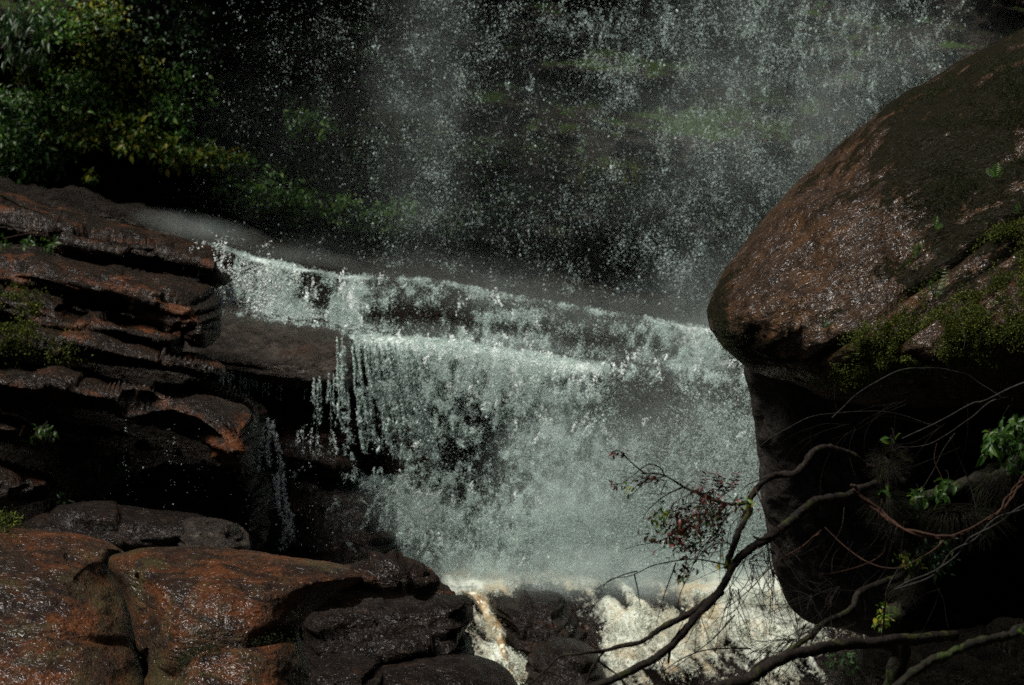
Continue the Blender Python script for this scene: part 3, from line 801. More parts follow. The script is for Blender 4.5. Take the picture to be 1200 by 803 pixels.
# ------------------------------------------------------------------ plants on the cliff
def rim(x):
    return np.interp(x, [-200, 40, 110, 200, 270, 330, 420, 520, 700], [178, 185, 178, 182, 205, 248, 275, 282, 290])
def shrub(name, cx, cy, rx, ry, n, lpx, mat, label, group='plants growing on the cliff', droop=0.6, Yoff=0.0, Yf=None, clumps=None, depth=0.5, aspect=0.5, stems=True, cat='plant'):
    if name == 'cliff_shrub': rx, ry, lpx, n = rx * 1.2, ry * 1.15, lpx * 0.85, int(n * 1.25)
    clumps = clumps or max(4, int(n / 28))
    Yf = Yf or (lambda a, b: cliffY(a, np.minimum(b, rim(a) - 5)) - 0.25)
    ang = RNG.uniform(0, 2 * math.pi, clumps); r = np.sqrt(RNG.random(clumps))
    kx = cx + rx * r * np.cos(ang); ky = cy + ry * r * np.sin(ang)
    k = RNG.integers(0, clumps, n)
    sg = 0.20 * (rx + ry) / 2 + 2
    x = kx[k] + RNG.normal(0, sg, n); y = ky[k] + RNG.normal(0, sg * 0.8, n)
    Y = Yf(x, y) - 0.05 - depth * RNG.random(n) ** 1.2 - Yoff
    C = P(x, y, Y)
    mpp = float(np.mean(Y)) / FPX
    D = RNG.normal(0, 0.7, (n, 3)); D[:, 1] -= 0.5; D[:, 2] -= droop
    Nn = RNG.normal(0, 0.45, (n, 3)); Nn[:, 1] -= 0.5; Nn[:, 2] += 0.8
    L = lpx * mpp * RNG.uniform(0.6, 1.4, n)
    V, F = leaves(C, D, Nn, L, L * aspect)
    root = empty(name, P(cx, cy, float(np.mean(Y)) + 0.3), label, cat, group)
    mesh_obj('foliage', V, F, M[mat], root)
    if stems:
        paths = []
        for j in range(min(clumps, 14)):
            a = P(kx[j] + RNG.normal(0, 3), ky[j] - RNG.uniform(6, 14), float(Yf(np.array([kx[j]]), np.array([ky[j]]))[0]) + 0.1 - Yoff)
            b = P(kx[j], ky[j] + RNG.uniform(4, 10), float(Yf(np.array([kx[j]]), np.array([ky[j]]))[0]) - 0.35 - Yoff)
            t = np.linspace(0, 1, 6)[:, None]
            sc_ = Y.mean() / 36.0
            pts = a + (b - a) * t + RNG.normal(0, 0.012 * sc_, (6, 3)) + np.array([0, -0.12, 0.05]) * sc_ * np.sin(t * math.pi)
            paths.append((pts, np.linspace(0.012, 0.005, 6) * (Y.mean() / 36.0) ** 1.6))
        V, F = tube(paths, 4)
        mesh_obj('stem', V, F, M['twig'], root)
    return root
shrub('hanging_plant', 18, 35, 34, 42, 420, 13, 'leaf_dark', 'dark strap-leaved plant hanging in the top left corner', droop=1.6, aspect=0.22)
shrub('cliff_shrub', 68, 38, 20, 50, 420, 8, 'leaf_green', 'narrow green shrub hanging beside the strap-leaved corner plant')
shrub('cliff_shrub', 112, 40, 26, 42, 420, 7, 'leaf_yellow', 'sparse olive shrub below the top edge, right of the narrow green one')
shrub('cliff_shrub', 22, 118, 22, 12, 330, 11, 'leaf_blue', 'fern-like green shrub jutting out at the left edge', droop=0.3, aspect=0.3)
shrub('cliff_shrub', 30, 168, 44, 30, 1100, 9, 'leaf_blue', 'dense blue-green shrub directly above the topmost ledge at the left edge')
shrub('cliff_shrub', 90, 118, 28, 26, 560, 8, 'leaf_green', 'loose green shrub mixed with yellow leaves, above the dark undercut')
shrub('cliff_shrub', 98, 154, 34, 12, 360, 8, 'leaf_yellow', 'yellow-leaved shrub at the brink of the dark undercut')
shrub('cliff_shrub', 152, 105, 24, 48, 300, 8, 'leaf_yellow', 'thin shrub with scattered orange and yellow leaves beside the first veil of spray')
shrub('trailing_plant', 165, 168, 42, 8, 620, 8, 'leaf_yellow', 'bright yellow-green trailing plant along the undercut rim')
shrub('trailing_plant', 232, 185, 46, 10, 760, 8, 'leaf_yellow', 'green trailing plant continuing the rim to the right, behind thin spray')
shrub('cliff_shrub', 285, 212, 30, 20, 430, 8, 'leaf_green', 'green shrub stepping down the rim above the drifting mist')
shrub('cliff_shrub', 330, 236, 34, 20, 520, 8, 'leaf_green', 'leafy green shrub low on the cliff with one yellow tip')
shrub('cliff_shrub', 385, 248, 32, 18, 420, 8, 'leaf_green', 'mid green shrub low on the cliff just left of the mist column')
shrub('cliff_shrub', 448, 252, 36, 16, 380, 7, 'leaf_green', 'dull green shrub behind the foot of the mist column')
shrub('cliff_shrub', 500, 262, 34, 12, 260, 7, 'leaf_dark', 'darkest low shrub, right of the foot of the mist column')
shrub('cliff_shrub', 222, 100, 36, 34, 220, 7, 'leaf_green', 'faint pale-leaved shrub seen through the left veil of spray')
shrub('cliff_shrub', 362, 145, 24, 14, 180, 8, 'leaf_green', 'small shrub halfway up the cliff behind the spray', droop=0.4)
shrub('hanging_plant', 104, 208, 7, 9, 46, 8, 'leaf_yellow', 'tiny pale plant hanging alone in the dark undercut', clumps=3)
shrub('ledge_plant', 14, 286, 20, 4, 40, 7, 'leaf_fresh', 'small bright seedlings on the second ledge at the left edge', 'plants on the ledges', Yf=lambda a, b: 24.6 + 0 * a, clumps=5, depth=0.2, droop=-0.5, stems=False)
shrub('ledge_plant', 52, 288, 16, 4, 36, 7, 'leaf_fresh', 'small bright seedlings on the second ledge, right of the edge ones', 'plants on the ledges', Yf=lambda a, b: 24.5 + 0 * a, clumps=4, depth=0.2, droop=-0.5, stems=False)
shrub('ledge_plant', 128, 544, 22, 14, 170, 12, 'leaf_dark', 'drooping dark fern in the shaded hollow under the widest ledge', 'plants on the ledges', Yf=lambda a, b: 24.6 + 0 * a, clumps=6, depth=0.4, droop=1.4, aspect=0.24)
shrub('ledge_plant', 70, 584, 16, 12, 90, 12, 'leaf_dark', 'small drooping fern above the flat grey slab', 'plants on the ledges', Yf=lambda a, b: 23.6 + 0 * a, clumps=4, depth=0.3, droop=1.2, aspect=0.24)
shrub('ledge_plant', 52, 508, 12, 7, 60, 7, 'leaf_fresh', 'tuft of green leaves on the short thin ledge', 'plants on the ledges', Yf=lambda a, b: 23.0 + 0 * a, clumps=4, depth=0.2)
shrub('ledge_plant', 244, 800, 9, 5, 24, 7, 'leaf_fresh', 'few fresh leaves under the rounded foreground rock at the bottom edge', 'plants on the ledges', Yf=lambda a, b: 13.0 + 0 * a, clumps=3, depth=0.1, stems=False)

shrub('cliff_shrub', 196, 140, 26, 24, 300, 7, 'leaf_green', 'green shrub between the orange-leaved one and the left veil of spray')
shrub('cliff_shrub', 205, 40, 30, 40, 200, 7, 'leaf_dark', 'sparse dark shrub at the top edge behind the start of the spray')
shrub('cliff_shrub', 262, 165, 44, 26, 260, 7, 'leaf_dark', 'dim shrub behind thin spray, over the rim of the undercut', Yf=lambda a, b: cliffY(a, b))
shrub('cliff_shrub', 400, 190, 44, 30, 300, 7, 'leaf_dark', 'dim shrub left of the mist column, above the low green ones', Yf=lambda a, b: cliffY(a, b))
shrub('cliff_shrub', 330, 100, 60, 40, 240, 7, 'leaf_dark', 'scattered dark leaves high on the cliff behind the left spray', Yf=lambda a, b: cliffY(a, b))
shrub('cliff_shrub', 150, 30, 40, 40, 280, 7, 'leaf_dark', 'dark leaves under the top edge, right of the sparse olive shrub')
shrub('cliff_shrub', 560, 240, 60, 22, 260, 7, 'leaf_dark', 'dim low shrub under the centre of the cliff, right of the mist column', Yf=lambda a, b: cliffY(a, b))
def cliff_moss(cx, cy, rx, ry, n, mat, label):
    x = cx + rx * RNG.normal(0, 0.6, n); y = cy + ry * RNG.normal(0, 0.6, n)
    k = fbm(np.stack([x * 0.08, y * 0.08, x * 0], 1), 3, 95) > -0.15
    x, y = x[k], y[k]; n = len(x)
    C = P(x, y, cliffY(x, y) - 0.06 - 0.25 * RNG.random(n))
    D = RNG.normal(0, 0.5, (n, 3)); D[:, 1] -= 0.8; D[:, 2] += 0.3
    V, F = leaves(C, D, RNG.normal(0, 1, (n, 3)), 0.05 * RNG.uniform(0.5, 1.5, n), 0.03 * np.ones(n))
    tag(mesh_obj('cliff_moss', V, F, M[mat], smooth=False), label, None, None, 'stuff')
cliff_moss(456, 165, 34, 22, 14000, 'moss', 'yellow-green moss pad behind the mist column')
cliff_moss(48, 92, 20, 24, 3600, 'moss', 'moss cushion among the shrubs at the upper left')
cliff_moss(108, 42, 18, 36, 2600, 'moss', 'moss in the olive shrub at the upper left')
cliff_moss(600, 178, 60, 14, 3000, 'moss_dark', 'dim moss band halfway across the cliff')
cliff_moss(715, 205, 36, 14, 2400, 'moss', 'green moss strip right of the cliff centre')
cliff_moss(420, 205, 70, 30, 4000, 'moss_dark', 'dark moss around the low shrubs')
cliff_moss(70, 205, 70, 8, 2600, 'moss_dark', 'dark moss under the dense left shrub')
cliff_moss(350, 262, 90, 12, 4000, 'moss', 'green moss at the foot of the cliff')

# ------------------------------------------------------------------ ferns and small plants on the boulder
def fern(base, n, L, label, lean=(0, -0.3, 0.9), spread=0.6, mat='leaf_fresh'):
    root = empty('fern', base, label, 'fern', 'ferns on the big boulder')
    for k in range(n):
        d = unit(np.array(lean) + RNG.normal(0, spread, 3) * (k > 0))
        l = L * (1 if k == 0 else RNG.uniform(0.45, 0.85))
        t = np.linspace(0, 1, 16)
        stem = base + d * l * t[:, None] + np.array([0, -0.35, -0.5]) * l * 0.3 * (t ** 2)[:, None]
        tan = unit(np.gradient(stem, axis=0))
        side = unit(np.cross(tan, np.array([0.1, -1, 0.3])))
        sl = slice(2, None, 2)
        C = np.concatenate([stem[sl], stem[sl]]); D = np.concatenate([side[sl], -side[sl]]) + 0.5 * np.concatenate([tan[sl], tan[sl]])
        pl = l * 0.28 * np.concatenate([np.sin(math.pi * (0.18 + 0.78 * t[sl]))] * 2)
        V, F = leaves(C, D, np.tile([0.1, -0.8, 0.6], (len(C), 1)), pl, l * 0.038 * np.ones(len(C)), fold=0.1, curl=0.15)
        fr = mesh_obj('frond', V, F, M[mat], root)
        Vs, Fs = tube([(stem, np.linspace(0.0022, 0.0008, 16))], 4)
        mesh_obj('stem', Vs, Fs, M[mat], fr)
    return root
def onB(px, py, off=0.03):
    fr = ROCKS['B']; i = np.argmin((fr['px'] - px) ** 2 + (fr['py'] - py) ** 2)
    return fr['V'][i] + fr['N'][i] * off
fern(onB(1094, 352), 4, 0.26, 'largest bright fern standing in the moss on the boulder', lean=(0.15, -0.45, 0.9), spread=0.35)
fern(onB(1108, 358), 3, 0.13, 'small fern just right of the largest fern', lean=(0.4, -0.5, 0.3))
fern(onB(1000, 412), 3, 0.12, 'fern in the crevice at the lower left of the moss', lean=(0.7, -0.5, 0.3))
fern(onB(1018, 414), 2, 0.10, 'two pale fronds right beside the crevice fern', lean=(0.1, -0.4, 0.8))
fern(onB(1078, 292), 4, 0.11, 'dim fern on the middle of the boulder crack', lean=(-0.6, -0.5, 0.2), mat='leaf_green')
fern(onB(968, 385), 5, 0.11, 'dark low fern at the mouth of the boulder crack', lean=(0, -0.6, 0.4), mat='leaf_dark')
fern(onB(1170, 215), 5, 0.13, 'grassy fern high on the boulder near the right edge', lean=(0, -0.4, 0.9), mat='leaf_green')
fern(onB(1095, 268), 3, 0.10, 'little fern between the cracks of the boulder', lean=(0.1, -0.4, 0.9), mat='leaf_green')
fern(onB(1192, 245), 4, 0.10, 'green fern at the right edge of the boulder', lean=(-0.3, -0.5, 0.6))

# ------------------------------------------------------------------ water
def gauss_field(x, y, gs, base=0.0):
    r = np.full(len(x), float(base))
    for cx, cy, sx, sy, a in gs:
        r = r + a * np.exp(-0.5 * (((x - cx) / sx) ** 2 + ((y - cy) / sy) ** 2))
    return r
def sample(n, box, field, clump=0.7, cs=(0.06, 0.035), seed=0, calm=None):
    """n candidate drops in a pixel box, kept by the field and a clumpy noise"""
    x = RNG.uniform(box[0], box[1], n); y = RNG.uniform(box[2], box[3], n)
    f = field(x, y).clip(0, None)
    q = np.stack([x * cs[0], y * cs[1], x * 0 + seed], 1)
    q[:, :2] += 0.0 * np.stack([vnoise(q * 0.6 + 5, seed), vnoise(q * 0.6 + 9, seed)], 1)
    c = fbm(q, 4, seed, 0.62)
    c = np.exp(c * 6.0 * clump * (1 if calm is None else calm(x, y))) * 0.8
    k = RNG.random(n) < (f ** 1.5 * c)
    return x[k], y[k], c[k]

def water_thing(name, label, cat='waterfall', group=None):
    return empty(name, P(600, 680, 28.6), label, cat, group)
def add_drops(root, x, y, Y, size_px, mat='drop', stretch=(1.0, 2.2), name='falling_drops'):
    mpp = Y / FPX
    C = P(x, y, Y)
    V, F = drops(C, size_px * mpp, RNG.uniform(*stretch, len(x)))
    o = mesh_obj(name, V, F, M[mat], root, smooth=True)
    o["kind"] = 'stuff'
    return o
def dsize(n, mu=0.62, sg=0.42, big=0.0):
    s = np.exp(RNG.normal(math.log(mu), sg, n))
    return s.clip(0.14, 2.6)

# upper fall, dropping in front of the cliff
upper = [(492, 60, 46, 130, 0.42), (510, 200, 45, 90, 0.5), (430, 60, 60, 90, 0.18), (960, 60, 110, 90, 0.62), (860, 170, 90, 110, 0.40), (1050, 90, 60, 90, 0.5),
         (660, 60, 110, 60, 0.42), (760, 30, 90, 60, 0.4), (680, 190, 110, 80, 0.32), (640, 280, 120, 50, 0.25), (820, 320, 70, 90, 0.5), (350, 30, 60, 50, 0.22), (300, 140, 90, 90, 0.05),
         (870, 260, 60, 70, 0.4)]
def upper_f(x, y):
    f = gauss_field(x, y, upper, 0.07)
    f = f * smoothstep(x, 170, 230) * (1 - smoothstep(x, 1120, 1160))
    floor = np.interp(x, L1[:, 0], L1[:, 1])
    f = f - gauss_field(x, y, [(790, 150, 50, 90, 0.25), (600, 190, 60, 50, 0.12)])
    f = f + 0.30 * np.exp(-((y - floor + 9) / 13.0) ** 2) * smoothstep(x, 250, 420) + 0.9 * np.exp(-((y - floor + 7) / 8.0) ** 2) * np.exp(-((x - 255) / 60.0) ** 2)
    return 0.41 * f.clip(0.05, 9) * smoothstep(x, 170, 230) * (1 - smoothstep(y, floor + 20, floor + 70))
u = water_thing('waterfall', 'thin veil of falling drops in front of the dark cliff, across the top', group='falls')
x, y, c = sample(900000, (160, 1180, -60, 430), upper_f, 0.36, (0.05, 0.035), 3)
Y = RNG.uniform(32.3, 34.2, len(x))
add_drops(u, x, y, Y, dsize(len(x), 0.27, 0.5) * (0.85 + 0.2 * np.sqrt(c).clip(0, 3)))
# torn white clots of water in the upper fall
def clots(root, field, n, box, Yr, per=40, spread=5.0, size=0.9, mat='clot', seed=1, vy=1.3, name='white_clots'):
    x, y, c = sample(n, box, field, 0.7, (0.05, 0.04), seed)
    X, YY, ZZ = [], [], []
    for a, b in zip(x, y):
        m = int(RNG.uniform(0.4, 1.6) * per)
        ang = RNG.normal(1.57, 0.6); t = RNG.normal(0, 1, m)
        sx = spread * RNG.uniform(0.4, 1.3)
        bend = RNG.normal(0, 0.5)
        X.append(a + np.cos(ang) * t * sx + RNG.normal(0, sx * 0.35, m) + bend * t * t * sx * 0.4)
        YY.append(b + np.sin(ang) * t * sx * vy + RNG.normal(0, sx * 0.35, m))
        ZZ.append(np.full(m, RNG.uniform(0, 1)) + RNG.normal(0, 0.03, m))
    X = np.concatenate(X); YY = np.concatenate(YY); ZZ = np.concatenate(ZZ)
    Yd = Yr(X, YY, ZZ)
    add_drops(root, X, YY, Yd, dsize(len(X), size, 0.35), mat, name=name)
clot_f = lambda x, y: gauss_field(x, y, [(960, 60, 110, 60, 0.9), (1040, 110, 60, 50, 0.6), (930, 30, 50, 40, 0.7), (660, 40, 60, 40, 0.4), (740, 30, 60, 40, 0.5), (850, 170, 60, 60, 0.25), (670, 320, 22, 14, 0.9), (770, 170, 40, 60, 0.15)], 0.0) * (1 - smoothstep(x, 1110, 1140))
clots(u, clot_f, 1500, (560, 1150, -30, 345), lambda x, y, z: 32.6 + 1.4 * z, 46, 5.5, 0.36, 'drop', seed=5)

def film(root, rows_sub, box, off, densf, mat='sheet', amp=0.07, name='water_film', step=3.0, shift=0.0):
    px = np.arange(box[0], box[1], step)
    ny = int((box[3] - box[2]) / step)
    t = np.linspace(0, 1, ny)[:, None]
    py = box[2] + (box[3] - box[2]) * t + 0 * px[None]
    pxx = px[None] + 0 * t
    Y = terraceY(pxx, py) - off
    V = P(pxx, py, Y).reshape(-1, 3)
    n1 = fbm(V * np.array([2.5, 2.5, 1.2]), 4, int(off * 100) + 3)
    V[:, 1] -= amp * (1 + n1) + 0.03 * fbm(V * 12, 3, 5)
    d = densf(pxx.ravel(), py.ravel())
    return mesh_obj(name, V, grid_faces(*pxx.shape), M[mat], root, attrs={'dens': d})

l1 = lambda x: np.interp(x, L1[:, 0], L1[:, 1]); l2 = lambda x: np.interp(x, L2[:, 0], L2[:, 1])
# upper tier
def tier1_f(x, y):
    f = gauss_field(x, y, [(322, 335, 26, 34, 0.9), (350, 370, 38, 12, 0.9), (412, 350, 16, 40, 0.75), (440, 340, 30, 12, 0.22), (500, 345, 70, 14, 0.28), (585, 370, 38, 26, 0.34), (640, 385, 30, 18, 0.25), (800, 385, 50, 22, 0.6), (850, 410, 40, 20, 0.6),
                              (270, 315, 18, 20, 0.35), (384, 360, 10, 40, -0.25), (500, 365, 40, 14, -0.15), (680, 385, 60, 20, -0.1)], 0.09)
    crest = np.exp(-((y - l1(x) - 3) / 3.6) ** 2) * (0.75 * np.exp(-((x - 330) / 60) ** 2) + 0.4)
    f = f + crest
    f = f + 0.35 * np.exp(-((y - l2(x) + 8) / 8.0) ** 2) * smoothstep(x, 340, 420)
    return f * smoothstep(y - l1(x), -3, 3) * (1 - smoothstep(y - l2(x), -2, 6)) * smoothstep(x, 215, 290) * (1 - smoothstep(x, 1010, 1110))
t1 = water_thing('cascade', 'upper tier of the cascade, a low lacy step between two lips of rock', 'waterfall', 'falls')
film(t1, None, (230, 1120, 292, 480), 0.10, lambda x, y: tier1_f(x, y) * 0.9 - 0.22)
x, y, c = sample(690000, (215, 1115, 285, 470), tier1_f, 0.6, (0.10, 0.07), 11)
add_drops(t1, x, y, terraceY(x, y) - 0.12 - 0.5 * RNG.random(len(x)) ** 2, dsize(len(x), 0.34, 0.45) * (0.75 + 0.25 * np.sqrt(c).clip(0, 3)))
clots(t1, lambda x, y: tier1_f(x, y) ** 2 * 0.8 * smoothstep(y - l1(x), 3, 9), 1300, (230, 880, 290, 440), lambda x, y, z: terraceY(x, y) - 0.15 - 0.3 * z, 26, 3.6, 0.7, seed=15)

# lower, main tier
def tier2_f(x, y):
    d = y - l2(x)
    f = gauss_field(x, y, [(500, 430, 40, 26, 0.55), (600, 440, 60, 26, 0.75), (560, 480, 60, 30, 0.25), (660, 480, 36, 50, 0.30), (640, 560, 50, 60, 0.45), (690, 610, 60, 50, 0.4), (480, 600, 40, 26, 0.75),
                              (430, 580, 30, 14, 0.55), (540, 620, 50, 40, 0.35), (740, 470, 50, 30, -0.22), (570, 560, 30, 40, -0.18), (850, 500, 50, 60, 0.15), (800, 600, 70, 60, 0.12), (870, 600, 26, 60, 0.3), (730, 650, 140, 22, 0.4), (570, 530, 50, 50, -0.12)], 0.18)
    f = f + np.exp(-((d - 9) / 11.0) ** 2) * (1.1 * (1 - smoothstep(x, 600, 760)) + 0.15)
    left = np.interp(y, [380, 400, 450, 500, 555, 560, 600, 660, 700], [395, 412, 440, 458, 470, 400, 385, 410, 430])
    f = f * smoothstep(x - left, -14, 26)
    return f * smoothstep(d, -3, 4) * (1 - smoothstep(y, 686, 702)) * (1 - smoothstep(x, 1010, 1110))
t2 = water_thing('cascade', 'main lower tier, the widest white curtain between the ledges and the boulder', 'waterfall', 'falls')
film(t2, None, (385, 1120, 392, 696), 0.12, lambda x, y: tier2_f(x, y) * 1.0 - 0.34 + 0.5 * np.exp(-((y - l2(x) - 8) / 9.0) ** 2) * (1 - smoothstep(x, 560, 760)))
film(t2, None, (385, 1120, 396, 696), 0.42, lambda x, y: tier2_f(x, y) * 1.1 - 0.65, name='outer_film')
x, y, c = sample(1800000, (380, 1115, 388, 702), tier2_f, 0.55, (0.10, 0.075), 21, lambda x, y: 1 - 0.7 * smoothstep(x, 600, 760) * smoothstep(y, 440, 500) - 0.3 * smoothstep(y, 560, 640))
add_drops(t2, x, y, terraceY(x, y) - 0.15 - 0.9 * RNG.random(len(x)) ** 1.5, dsize(len(x), 0.33, 0.45) * (0.75 + 0.25 * np.sqrt(c).clip(0, 3)))
clots(t2, lambda x, y: (tier2_f(x, y) * (1 - 0.6 * smoothstep(y, 470, 560))) ** 2 * 0.9 + gauss_field(x, y, [(485, 600, 36, 22, 0.8), (430, 575, 30, 8, 0.6)]), 3000, (390, 900, 392, 680), lambda x, y, z: terraceY(x, y) - 0.25 - 0.6 * z, 30, 4.0, 0.75, seed=25)

# separate strands on the left
THREADS = []
def thread_mesh(root, Yf, r_px=0.32, name='water_threads'):
    paths = []
    for a, b in THREADS:
        m = len(a)
        if m < 5: continue
        e = int(m * RNG.uniform(0.45, 0.95)) + 2
        a, b = a[:e], b[:e]; m = len(a)
        Yv = Yf(a, b)
        paths.append((P(a, b, Yv), r_px * Yv.mean() / FPX * (0.35 + RNG.random(m)) * np.linspace(1, 0.4, m)))
    THREADS.clear()
    o = mesh_obj(name, *tube(paths, 5), M['drop'], root); o['kind'] = 'stuff'
def strand(X, y0, y1, w0, w1, drift=0.0, wig=3.0, n=260, Y0=None, breakup=0.35, seed=0):
    t = np.sort(RNG.random(n))
    y = y0 + (y1 - y0) * t
    ph = RNG.uniform(0, 50)
    q = np.stack([y * 0.045 + ph, y * 0 + seed, y * 0], 1)
    xx = X + drift * t ** 1.3 + wig * t * vnoise(q, seed)
    dens = fbm(np.stack([y * 0.10 + ph, y * 0, y * 0], 1), 3, seed + 5)
    k = dens > -breakup + 0.25 * (t - 0.5)
    w = (w0 + (w1 - w0) * t)
    order = np.arange(0, n, max(1, n // 40))
    THREADS.append((xx[order].copy(), y[order].copy()))
    xx = xx + RNG.normal(0, 1, n) * w
    return xx[k], y[k]
s = water_thing('cascade', 'row of thin separate water strands at the left end of the main curtain', 'waterfall', 'falls')
X, YY = [], []
for i in range(54):
    sx = 392 + 96 * RNG.random() ** 0.8
    ya = 392 + 0.12 * (sx - 392) + RNG.uniform(0, 14); yb = RNG.uniform(500, 562) - (30 if RNG.random() < 0.3 else 0)
    a, b = strand(sx, ya, yb, 0.35, RNG.uniform(1.0, 3.4), 6 + 0.25 * (sx - 392) + RNG.normal(0, 2), RNG.uniform(2, 7), int(RNG.uniform(260, 900)), seed=i, breakup=RNG.uniform(-0.05, 0.4))
    X.append(a); YY.append(b)
for i in range(8):
    a, b = strand(RNG.uniform(366, 395), RNG.uniform(436, 450), RNG.uniform(470, 550), 0.3, 1.5, 0, 3, int(RNG.uniform(30, 120)), seed=60 + i)
    X.append(a); YY.append(b)
X = np.concatenate(X); YY = np.concatenate(YY)
thread_mesh(s, lambda a, b: np.minimum(terraceY(a, b), 29.0) - 0.9, 0.27)
add_drops(s, X, YY, np.minimum(terraceY(X, YY), 29.0) - 0.9 + RNG.normal(0, 0.05, len(X)), dsize(len(X), 0.34, 0.5), 'drop', stretch=(1.5, 5.0))
dr = water_thing('drip_curtain', 'fine drips falling from the edge of the grey slab', 'dripping water', 'drips')
X, YY = [], []
for i in range(46):
    sx = RNG.uniform(258, 398); a, b = strand(sx, RNG.uniform(432, 440), RNG.uniform(448, 470), 0.3, 0.5, 0, 1, int(RNG.uniform(8, 34)), seed=i)
    X.append(a); YY.append(b)
X = np.concatenate(X); YY = np.concatenate(YY)
thread_mesh(dr, lambda a, b: 28.7 + 0 * a, 0.3)
add_drops(dr, X, YY, 28.7 + RNG.normal(0, 0.05, len(X)), dsize(len(X), 0.55, 0.3), stretch=(1.5, 4))
tr = water_thing('trickle', 'small two-step trickle falling left of the main cascade', 'waterfall', 'falls')
X, YY = [], []
for i, (sx, ya, yb, n, d_) in enumerate([(308, 488, 556, 170, -4), (314, 490, 556, 200, 2), (320, 492, 556, 170, 6), (326, 556, 645, 260, 8), (332, 556, 640, 200, 10), (320, 556, 600, 110, 12), (338, 590, 640, 90, 6), (350, 505, 552, 40, 0), (372, 510, 548, 30, 0), (365, 500, 552, 40, 2), (357, 498, 550, 30, 0), (390, 505, 552, 60, 2)]):
    a, b = strand(sx, ya, yb, 1.0, 2.8, d_, 8, int(n * 1.7), seed=100 + i)
    X.append(a); YY.append(b)
X = np.concatenate(X); YY = np.concatenate(YY)
thread_mesh(tr, lambda a, b: np.where(b < 556, 28.3, 27.55), 0.35)
add_drops(tr, X, YY, np.where(YY < 556, 28.3, 27.55) + RNG.normal(0, 0.08, len(X)), dsize(len(X), 0.5, 0.45), 'clot', stretch=(1.2, 3.0))
THREADS.clear()
dp = water_thing('drips', 'scattered beads of water dripping under the widest ledge', 'dripping water', 'drips')
X, YY = [], []
for i in range(22):
    sx = RNG.choice([150, 158, 166, 168, 198, 203, 207, 228, 232, 236, 250, 265, 290, 294, 297]) + RNG.normal(0, 2)
    a, b = strand(sx, RNG.uniform(476, 500), RNG.uniform(540, 620), 0.3, 2.5, 0, 3, int(RNG.uniform(6, 18)), seed=200 + i)
    X.append(a); YY.append(b)
X.append(RNG.uniform(120, 390, 120)); YY.append(RNG.uniform(540, 660, 120))
X = np.concatenate(X); YY = np.concatenate(YY)
add_drops(dp, X, YY, 22.9 + RNG.normal(0, 0.15, len(X)), dsize(len(X), 0.36, 0.4), stretch=(1.0, 2.0))
THREADS.clear()
clots(t2, lambda x, y: 0.7 * gauss_field(x, y, [(430, 562, 34, 5, 0.9), (465, 590, 34, 22, 0.7), (355, 553, 26, 3, 0.45), (405, 600, 26, 20, 0.35), (500, 620, 30, 26, 0.5), (340, 558, 14, 3, 0.5)]), 900, (310, 560, 545, 670), lambda x, y, z: 27.55 - 0.3 * z, 34, 3.6, 0.38, 'drop', seed=65, name='ledge_splash')
lf = water_thing('trickle', 'lace of water spilling over the end of the topmost red ledge', 'waterfall', 'falls')
sp = lambda x, y: gauss_field(x, y, [(225, 308, 14, 20, 0.5), (255, 325, 12, 22, 0.7), (275, 318, 20, 22, 0.7), (300, 330, 16, 26, 0.8), (262, 352, 8, 10, 0.4), (300, 352, 18, 8, 0.7)])
clots(lf, sp, 420, (205, 330, 285, 370), lambda x, y, z: 26.0 + 0 * x, 16, 3.0, 0.6, seed=35)

# rapids below the falls
def rapY(px, py):
    return np.interp(py, [664, 684, 696, 715, 740, 765, 800, 860, 1000], [28.9, 28.1, 27.4, 27.1, 26.6, 26.1, 25.5, 24.9, 24.5])
def rapid_f(x, y):
    y = y + 7 * vnoise(np.stack([x * 0.03, x * 0, x * 0], 1), 12) + 2 * vnoise(np.stack([x * 0.12, x * 0, x * 0], 1), 13)
    f = gauss_field(x, y, [(560, 690, 30, 10, 0.5), (580, 740, 14, 40, 0.6), (600, 780, 26, 18, 0.7), (545, 745, 10, 40, 0.35), (700, 715, 40, 20, 0.5), (740, 750, 50, 30, 0.55), (820, 740, 60, 40, 0.3), (900, 720, 50, 60, 0.6), (640, 795, 60, 12, 0.4), (850, 690, 60, 12, 0.4),
                              (620, 680, 80, 6, 0.5), (620, 735, 36, 26, -0.55), (735, 688, 50, 8, -0.2), (650, 715, 20, 10, -0.3), (800, 780, 30, 20, -0.2), (690, 745, 16, 26, -0.5), (780, 700, 60, 9, -0.45), (860, 770, 30, 26, -0.3), (620, 684, 90, 6, 0.7), (860, 690, 60, 8, 0.4)], 0.24)
    q = np.stack([(x - 0.9 * y) * 0.055, (x + y) * 0.016, x * 0], 1)
    f = f + 0.75 * fbm(q, 4, 77, 0.62)
    f = f - 1.2 * smoothstep(x, 1000, 1070) - 1.2 * (1 - smoothstep(x, 500, 530))
    return f
rp_ = np.arange(500, 1080, 2.6); rq = np.concatenate([np.arange(668, 840, 2.0), np.arange(845, 1000, 14)])
gx, gy = np.meshgrid(rp_, rq)
V = P(gx.ravel(), gy.ravel(), rapY(gx.ravel(), gy.ravel()))
w = V * np.array([1.6, 1.6, 1.6])
lump = fbm(w, 3, 41, 0.6) + 0.5 * fbm(V * 5, 4, 42, 0.65, True)
nrm = np.array([0, -0.6, 0.8])
dens = rapid_f(gx.ravel(), gy.ravel())
V = V + nrm * (0.10 * lump + 0.14 * (dens - 0.5).clip(-0.6, 0.6) + 0.03 * fbm(V * 22, 3, 48, 0.7))[:, None]
rap = mesh_obj('rapids', V, grid_faces(len(rq), len(rp_)), M['rapid'], attrs={'dens': dens})
tag(rap, 'foaming cream and brown rapids below the main curtain', None, None, 'structure')
